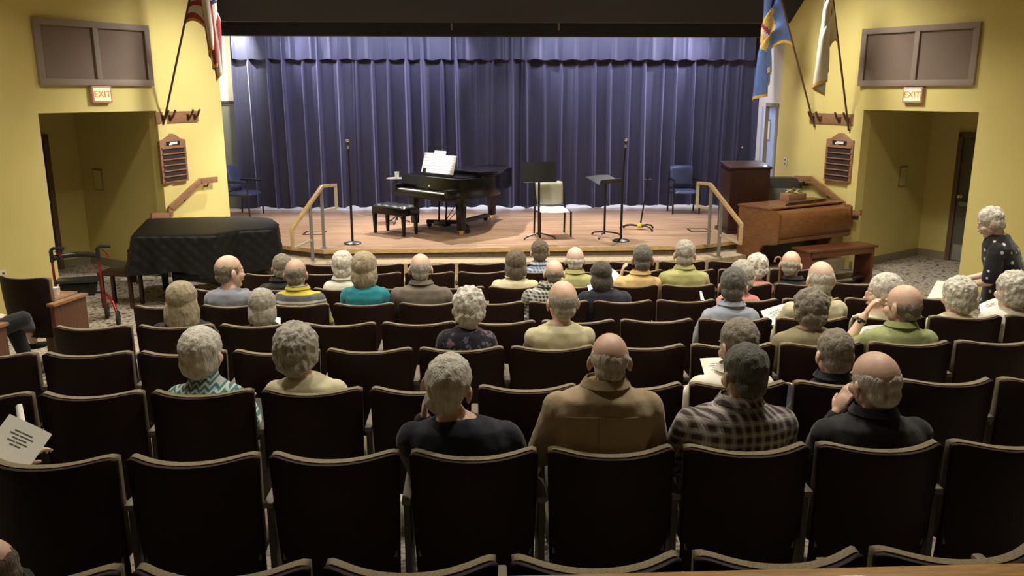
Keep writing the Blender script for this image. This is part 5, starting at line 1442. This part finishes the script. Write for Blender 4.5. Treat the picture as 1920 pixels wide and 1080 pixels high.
# sixth
person('E', 423, 481, 52, 92, 'balding', 'hair_greybrown', 'skin_ruddy', 'cloth_greyblue', 'seated person in a light grey shirt with the head turned right, near the covered piano', bu=418, yaw=-48, pitch=4, sleeve='short', collar='crew')
person('E', 550, 488, 42, 100, 'balding', 'hair_greybrown', 'skin_tan', 'stripe_yellow', 'seated person in a yellow and grey striped polo shirt', bu=556, pitch=6)
person('E', 681, 476, 52, 94, 'bob', 'hair_blond', 'skin_fair', 'cloth_teal', 'seated person in a bright teal top', bu=679, yaw=-12, pitch=6, collar='crew')
person('E', 787, 478, 42, 118, 'balding', 'hair_grey', 'skin_ruddy', 'cloth_greybrown', 'seated person in a grey brown jacket, in front of the piano bench', bu=788, pitch=4)
person('E', 1041, 490, 37, 92, 'ring', 'hair_greybrown', 'skin_ruddy', 'check_dark', 'seated person in a black and white checked shirt, before the cream vest', bu=1018, yaw=-8, pitch=8)
person('E', 1129, 495, 42, 104, 'bob', 'hair_dark', 'skin_tan', 'cloth_navy', 'seated person in a navy top holding a lit phone', bu=1140, yaw=14, pitch=16, collar='crew')
person('E', 1397, 492, 50, 84, 'cap', 'hair_grey', 'skin_fair', 'cloth_pink', 'seated person in a pink top and dark jacket behind the pale blue shirt', bu=1390, yaw=-8, pitch=8, collar='crew')
# seventh
person('F', 640, 474, 42, 72, 'cap', 'hair_white', 'skin_pale', 'cloth_white', 'seated person in a white blouse, left of the teal top', bu=636, pitch=6)
person('F', 525, 480, 36, 80, 'crop', 'hair_greybrown', 'skin_tan', 'cloth_black', 'seated person in black, half hidden by the striped polo shirt', bu=514, pitch=8)
person('F', 968, 472, 42, 90, 'bob', 'hair_brown', 'skin_tan', 'cloth_cream', 'seated person in a cream jacket, left of the blue checked shirt', bu=966, pitch=8)
person('F', 1080, 465, 36, 92, 'ring', 'hair_white', 'skin_pale', 'cloth_limey', 'seated person in a yellow green shirt, left of the microphone stand', bu=1078, pitch=4)
person('F', 1209, 463, 44, 92, 'short', 'hair_charcoal', 'skin_tan', 'cloth_orange', 'seated person in a yellow orange shirt with the left hand raised beside a sheet', bu=1198, yaw=-14, pitch=8, arms=up('L', -.17, -.22, d=(.2, .1, 1), n=(1, 0, 0), wy=.2), voxel=.006)
person('F', 1288, 453, 44, 98, 'short', 'hair_grey', 'skin_fair', 'cloth_limey', 'seated person in a pale yellow green shirt near the right stair rail', bu=1289, yaw=-6, pitch=4)
person('F', 1426, 480, 42, 74, 'curly', 'hair_white', 'skin_fair', 'cloth_pink', 'seated person in a pink top beside the wooden cane', bu=1418, yaw=-22, pitch=12, collar='crew')
person('F', 1490, 473, 38, 80, 'ring', 'hair_grey', 'skin_ruddy', 'cloth_black', 'seated person in black before the organ bench', bu=1500, yaw=-30, pitch=14)
person('G', 1013, 453, 33, 62, 'crop', 'hair_brown', 'skin_tan', 'plaid_blue', 'seated person in a blue and white checked shirt, closest to the stage', bu=1012, pitch=14)

# standing person in the right aisle
def standing():
    ys = 7.55; hp_ = at_y(1860, 390, ys); zf = floor_z(ys); bxp = at_y(1888, 500, ys)
    t = thing('person', 'standing person in a black blouse with white dots, stooping in the right aisle', 'person', (bxp.x, ys, zf), R(50))
    inv = Matrix.Rotation(-R(50), 3, 'Z')
    hl = inv @ (Vector((hp_.x, ys, hp_.z)) - Vector((bxp.x, ys, zf)))
    hs = 1.10; hc = Vector((hl.x, hl.y, hl.z - .12 * hs))
    Hm = Matrix.Translation(hc) @ Matrix.Rotation(R(18), 4, 'Z') @ Matrix.Rotation(-R(28), 4, 'X') @ Matrix.Diagonal((hs, hs, hs, 1))
    sc_ = Vector((hc.x * .55, hc.y * .5, hc.z - .21))        # shoulder line centre
    hipz = .82
    def tor(g): return [(0, 0, hipz - .14, .18 + g, .15 + g), (0, -.01, hipz, .20 + g, .165 + g), (0, 0, hipz + .18, .19 + g, .155 + g), (sc_.x * .5, sc_.y * .5, sc_.z - .16, .20 + g, .145 + g), (sc_.x * .85, sc_.y * .85, sc_.z - .02, .19 + g, .12 + g), (sc_.x, sc_.y, sc_.z + .05, .12 + g, .085 + g), (sc_.x * 1.05, sc_.y * 1.1, sc_.z + .09, .065 + g, .062 + g)]
    sh = {s: Vector((sc_.x + s * .18, sc_.y * .8, sc_.z - .04)) for s in (-1, 1)}
    el = {s: sh[s] + Vector((s * .07, .02, -.28)) for s in (-1, 1)}; wr = {s: el[s] + Vector((-s * .05, .24, -.08)) for s in (-1, 1)}
    mb = MB(); mb.loft(tor(0)); n0 = Vector((sc_.x, sc_.y, sc_.z + .05)); n1 = Hm @ Vector((0, -.02, -.055)); mb.chain([(n0, .062), (n1, .056)]); head_parts(mb, Hm)
    for s in (-1, 1):
        mb.chain([(sh[s], .056), (sh[s].lerp(el[s], .5), .05), (el[s], .042), (wr[s], .028)]); add_hand(mb, wr[s], (-s * .2, .9, -.3), (0, 0, -1), (-s, 0, 0))
        mb.chain([((s * .09, 0, hipz - .02), .095), ((s * .10, .03, .46), .062), ((s * .10, -.01 + .05 * s, .09), .038), ((s * .10, .08 + .05 * s, .035), .030)])
    link(blob(mb, 'body', 'skin_fair', .0065, 3), 'body', t)
    mb = MB(); g = .028; r = tor(g); r[0] = (0, 0, hipz - .20, .24, .20); mb.loft(r, seg=26)
    for s in (-1, 1): mb.chain([(sh[s], .078), (sh[s].lerp(el[s], .5), .078), (sh[s].lerp(el[s], .85), .076)])
    b_ = link(blob(mb, 'blouse', 'dots_black', .009, 4, disp=(6, .012, 3)), 'blouse', t)
    mb = MB(); mb.loft([(0, 0, hipz - .16, .19, .155), (0, 0, hipz + .05, .205, .17), (0, 0, hipz + .1, .19, .16)])
    for s in (-1, 1): mb.chain([((s * .09, 0, hipz - .02), .112), ((s * .10, .03, .46), .085), ((s * .10, -.01 + .05 * s, .10), .065)])
    link(blob(mb, 'trousers', 'cloth_black', .011, 4), 'trousers', t)
    for s in (-1, 1): mb = MB(); mb.ell((s * .10, .06 + .05 * s, .035), (.045, .13, .036)); link(blob(mb, 'shoe', 'rubber', .010, 2), 'shoe', t)
    mb = MB(); hair_parts(mb, Hm, 'cap'); link(blob(mb, 'hair', 'hair_white', .0075, 4, disp=(24, .010, 9)), 'hair', t)
    for s in (-1, 1): o = link(eye_mesh, 'eye', t); o.matrix_local = Hm @ Matrix.Translation((s * .031, .0755, .008))
    mb = MB(); mb.ell(Hm @ Vector((0, .0985, -.062)), (.021, .006, .007), m=Hm.to_3x3(), nu=14, nv=8); mb.build('lips', 'lips', t)
standing()
# person of the side block, legs stretched into the frame at the left
def left_legs():
    f1, k1 = at_z(66, 668, floor_z(7.7)), at_y(40, 585, 7.45)
    rz = R(-52); h = Vector((k1.x - .46, 7.25, floor_z(7.1)))
    t = thing('person', 'seated person in dark trousers, legs in view at the left edge of the frame', 'person', h, rz); inv = Matrix.Rotation(-rz, 3, 'Z')
    fl = inv @ (Vector((f1.x, f1.y, h.z)) - h); kl = inv @ (Vector((k1.x, k1.y, k1.z)) - h); kl.z = max(.5, min(.62, kl.z))
    Hm = Matrix.Translation((0, .02, 1.13)); zs = .90
    def tor(g): return [(0, 0, .42, .165 + g, .12 + g), (0, 0, .52, .185 + g, .135 + g), (0, -.01, .70, .17 + g, .122 + g), (0, -.015, .80, .175 + g, .12 + g), (0, -.015, zs - .02, .18 + g, .10 + g), (0, -.01, zs + .04, .13 + g, .08 + g), (0, 0, zs + .085, .062 + g, .06 + g)]
    K = {-1: Vector((-.12, .44, .52)), 1: kl}; Fo = {-1: Vector((-.10, .52, .04)), 1: Vector((fl.x, fl.y, .06))}
    wr = Vector((kl.x * .8 - .0, kl.y * .62, .66)); mb = MB(); mb.loft(tor(0)); mb.chain([((0, -.005, zs + .06), .06), ((0, 0, 1.08), .056)]); head_parts(mb, Hm)
    for s in (-1, 1):
        mb.chain([((s * .1, 0, .50), .088), (K[s], .058), (Fo[s] + Vector((0, 0, .05)), .034), (Fo[s] + (Fo[s] - Vector((s * .1, 0, 0))).normalized() * .08, .026)])
        sh, el = Vector((s * .175, -.01, zs - .03)), Vector((s * .24, .08, .64)); w_ = wr if s > 0 else Vector((-.1, .3, .64)); mb.chain([(sh, .056), (el, .042), (w_, .028)]); add_hand(mb, w_, (.1, .9, -.1), (0, 0, -1), (-s, 0, 0))
    link(blob(mb, 'body', 'skin_fair', .0065, 3), 'body', t)
    mb = MB(); mb.loft(tor(.018)); 
    for s in (-1, 1): mb.chain([((s * .175, -.01, zs - .03), .072), ((s * .24, .08, .64), .058), ((wr if s > 0 else Vector((-.1, .3, .64))).lerp(Vector((s * .24, .08, .64)), .12), .042)])
    link(blob(mb, 'jacket', 'cloth_trouser_grey', .0095, 4), 'jacket', t)
    mb = MB(); mb.loft([(0, 0, .40, .16, .12), (0, 0, .46, .19, .145), (0, 0, .56, .185, .135), (0, 0, .64, .17, .12)])
    for s in (-1, 1): mb.chain([((s * .1, 0, .50), .098), (K[s], .078), (Fo[s] + Vector((0, 0, .11)), .058)])
    link(blob(mb, 'trousers', 'cloth_black', .010, 4), 'trousers', t)
    for s in (-1, 1): mb = MB(); mb.ell(Fo[s] + Vector((0, .03, 0)), (.046, .125, .036)); link(blob(mb, 'shoe', 'rubber', .010, 2), 'shoe', t)
    mb = MB(); hair_parts(mb, Hm, 'short'); link(blob(mb, 'hair', 'hair_grey', .008, 4), 'hair', t)
left_legs()

# ------------------------------------------------------------------ programmes, card, phone, cane
def paper(corners, label, y, name='programme', cat='programme', mt='paper', lines=5, dys=(.13, .13, 0, 0), group=None):
    P = [at_y(u, v, y + d) for (u, v), d in zip(corners, dys)]        # order: top-left, top-right, bottom-right, bottom-left
    c = sum(P, Vector()) / 4; t = thing(name, label, cat, c, 0, group); P = [p - c for p in P]
    nn = (P[1] - P[0]).cross(P[3] - P[0]).normalized()
    if nn.y > 0: nn = -nn
    def at(a, b): return P[0].lerp(P[1], a).lerp(P[3].lerp(P[2], a), b) + nn * (.006 * math.sin(a * PI))
    m = MB()
    m.slab(lambda a, b: (at(a, b), -nn * .0015), 8, 4, 1.0); m.build('sheet', mt, t)
    if lines:
        m = MB()
        for i in range(lines):
            b = .26 + i * .085; hw = (.20, .26, .16, .22, .12)[i % 5]
            for a0, a1 in ((.5 - hw, .5 - hw * .25), (.5 - hw * .15, .5 + hw)):
                q = [at(a0, b) + nn * .0012, at(a1, b) + nn * .0012, at(a1, b + .03) + nn * .0012, at(a0, b + .03) + nn * .0012]
                m.add(q + [p - nn * .0008 for p in q], [(0, 1, 2, 3), (7, 6, 5, 4)])
        m.build('printed_lines', 'ink', t)
    return t
yA, yB, yC, yD, yE, yF = [ROWS[k][0] for k in 'ABCDEF']
paper([(18, 776), (98, 814), (52, 880), (-34, 846)], 'large printed programme held up at the left edge of the frame', yA + .40)
paper([(29, 762), (41, 757), (48, 792), (34, 796)], 'narrow folded sheet sticking up behind the large programme at the left', yA + .66, lines=0)
paper([(1312, 672), (1368, 671), (1375, 712), (1325, 716)], 'programme read by the person in the white shirt', yB + .42)
paper([(1426, 583), (1476, 568), (1484, 600), (1440, 612)], 'open programme beside the pale blue shirt', yD + .45)
paper([(1608, 614), (1656, 609), (1662, 640), (1600, 640)], 'programme behind the watch arm of the green polo shirt', yC + .45)
paper([(1598, 592), (1606, 595), (1612, 611), (1602, 613)], 'small folded sheet between the cream shirt and the profile person', yD + .30, lines=0)
paper([(1757, 526), (1788, 530), (1786, 560), (1738, 560)], 'grey sheet resting above the seat left of the standing person', yE + .25, lines=0)
paper([(1836, 571), (1872, 557), (1888, 588), (1840, 592)], 'white programme between the two people at the far right', yD + .36, lines=3)
paper([(1266, 782), (1284, 795), (1300, 815), (1276, 803)], 'sheet corner showing left of the brown plaid shirt', yA + .40, lines=0)
paper([(1146, 503), (1160, 513), (1160, 528), (1148, 526)], 'sheet held by the person in the yellow orange shirt', yF + .30, lines=0)
paper([(502, 596), (526, 596), (526, 608), (500, 607)], 'small white card held above the seats by the scarf wearer', yD + .40, name='card', cat='card', lines=0)
paper([(1312, 546), (1316, 547), (1321, 563), (1314, 563)], 'thin white sheet slipped beside an empty seat near the pale blue shirt', yE + .20, lines=0)
pp = at_y(1110, 543, yE + .34)
t = thing('phone', 'lit phone held up by the person in the navy top', 'phone', pp, R(0)); t.rotation_euler = (R(-10), R(-14), R(-6))
box('phone_case', (0, .004, 0), (.072, .009, .105), 'satin_black', t, bevel=.003); box('screen', (0, -.001, 0), (.064, .002, .096), 'phone_glow', t, bevel=0)
cp_ = at_y(1461, 482, yF + .32)
t = thing('walking_cane', 'wooden walking cane with a hooked handle, between the pink top and the person in black', 'cane', (cp_.x + .02, cp_.y, floor_z(cp_.y)))
zt_ = cp_.z - floor_z(cp_.y)
m = MB(); m.tube([(0, 0, 0), (0, 0, zt_ - .08)] + [(-.03 + .03 * math.cos(a), 0, zt_ - .03 + .03 * math.sin(a)) for a in [R(x) for x in range(0, 181, 30)]] + [(-.062, 0, zt_ - .05)], .011, 10); m.build('shaft', 'wall_oak', t)
m = MB(); m.tube([(0, 0, 0), (0, 0, .04)], .015, 10); m.build('rubber_tip', 'rubber', t)
# watch of the person in the green polo, back pleat of the tan shirt
tw, _, Aw = PW
el, wr = Aw[-1][1], Aw[-1][2]; dv = (el - wr).normalized()
m = MB(); m.tube([wr + dv * .035, wr + dv * .052], .034, 18); m.ell(wr + dv * .043 + Vector((-.022, -.022, .0)), (.014, .014, .014)); m.build('wrist_watch', 'watch_black', tw)
from mathutils.bvhtree import BVHTree
shirt = [c for c in PT[0].children if c.name.startswith('shirt')][0]
bv = BVHTree.FromPolygons([v.co.copy() for v in shirt.data.vertices], [tuple(p.vertices) for p in shirt.data.polygons])
zt2 = max(v.co.z for v in shirt.data.vertices) - .13
def on_back(x, z):
    h = bv.ray_cast(Vector((x, -1, z)), Vector((0, 1, 0))); return h[0] if h[0] is not None else Vector((x, -.15, z))
L_ = [on_back(-.018, zt2 - i * .02) for i in range(16)]; R_ = [on_back(.018, zt2 - i * .02) for i in range(16)]
m = MB(); o_ = Vector((0, -.0035, 0)); vs = []
for a, b in zip(L_, R_): vs += [a + o_, b + o_, b + Vector((0, .004, 0)), a + Vector((0, .004, 0))]
m.add(vs, [(i * 4 + k, i * 4 + (k + 1) % 4, (i + 1) * 4 + (k + 1) % 4, (i + 1) * 4 + k) for i in range(15) for k in range(4)] + [(0, 1, 2, 3), (63, 62, 61, 60)])
m.build('back_pleat', 'cloth_tan', shirt)
m = MB(); N_ = 24; vs = []
for i in range(N_ + 1):
    q = on_back(-.15 + .30 * i / N_, zt2 + .0 - .015 * abs(i / N_ - .5)); vs += [q + Vector((0, -.003, .003)), q + Vector((0, -.003, -.003)), q + Vector((0, .004, -.003)), q + Vector((0, .004, .003))]
m.add(vs, [(i * 4 + k, i * 4 + (k + 1) % 4, (i + 1) * 4 + (k + 1) % 4, (i + 1) * 4 + k) for i in range(N_) for k in range(4)] + [(0, 1, 2, 3), (N_ * 4 + 3, N_ * 4 + 2, N_ * 4 + 1, N_ * 4)])
m.build('yoke_seam', 'cloth_tan', shirt)

LC.exclude = False
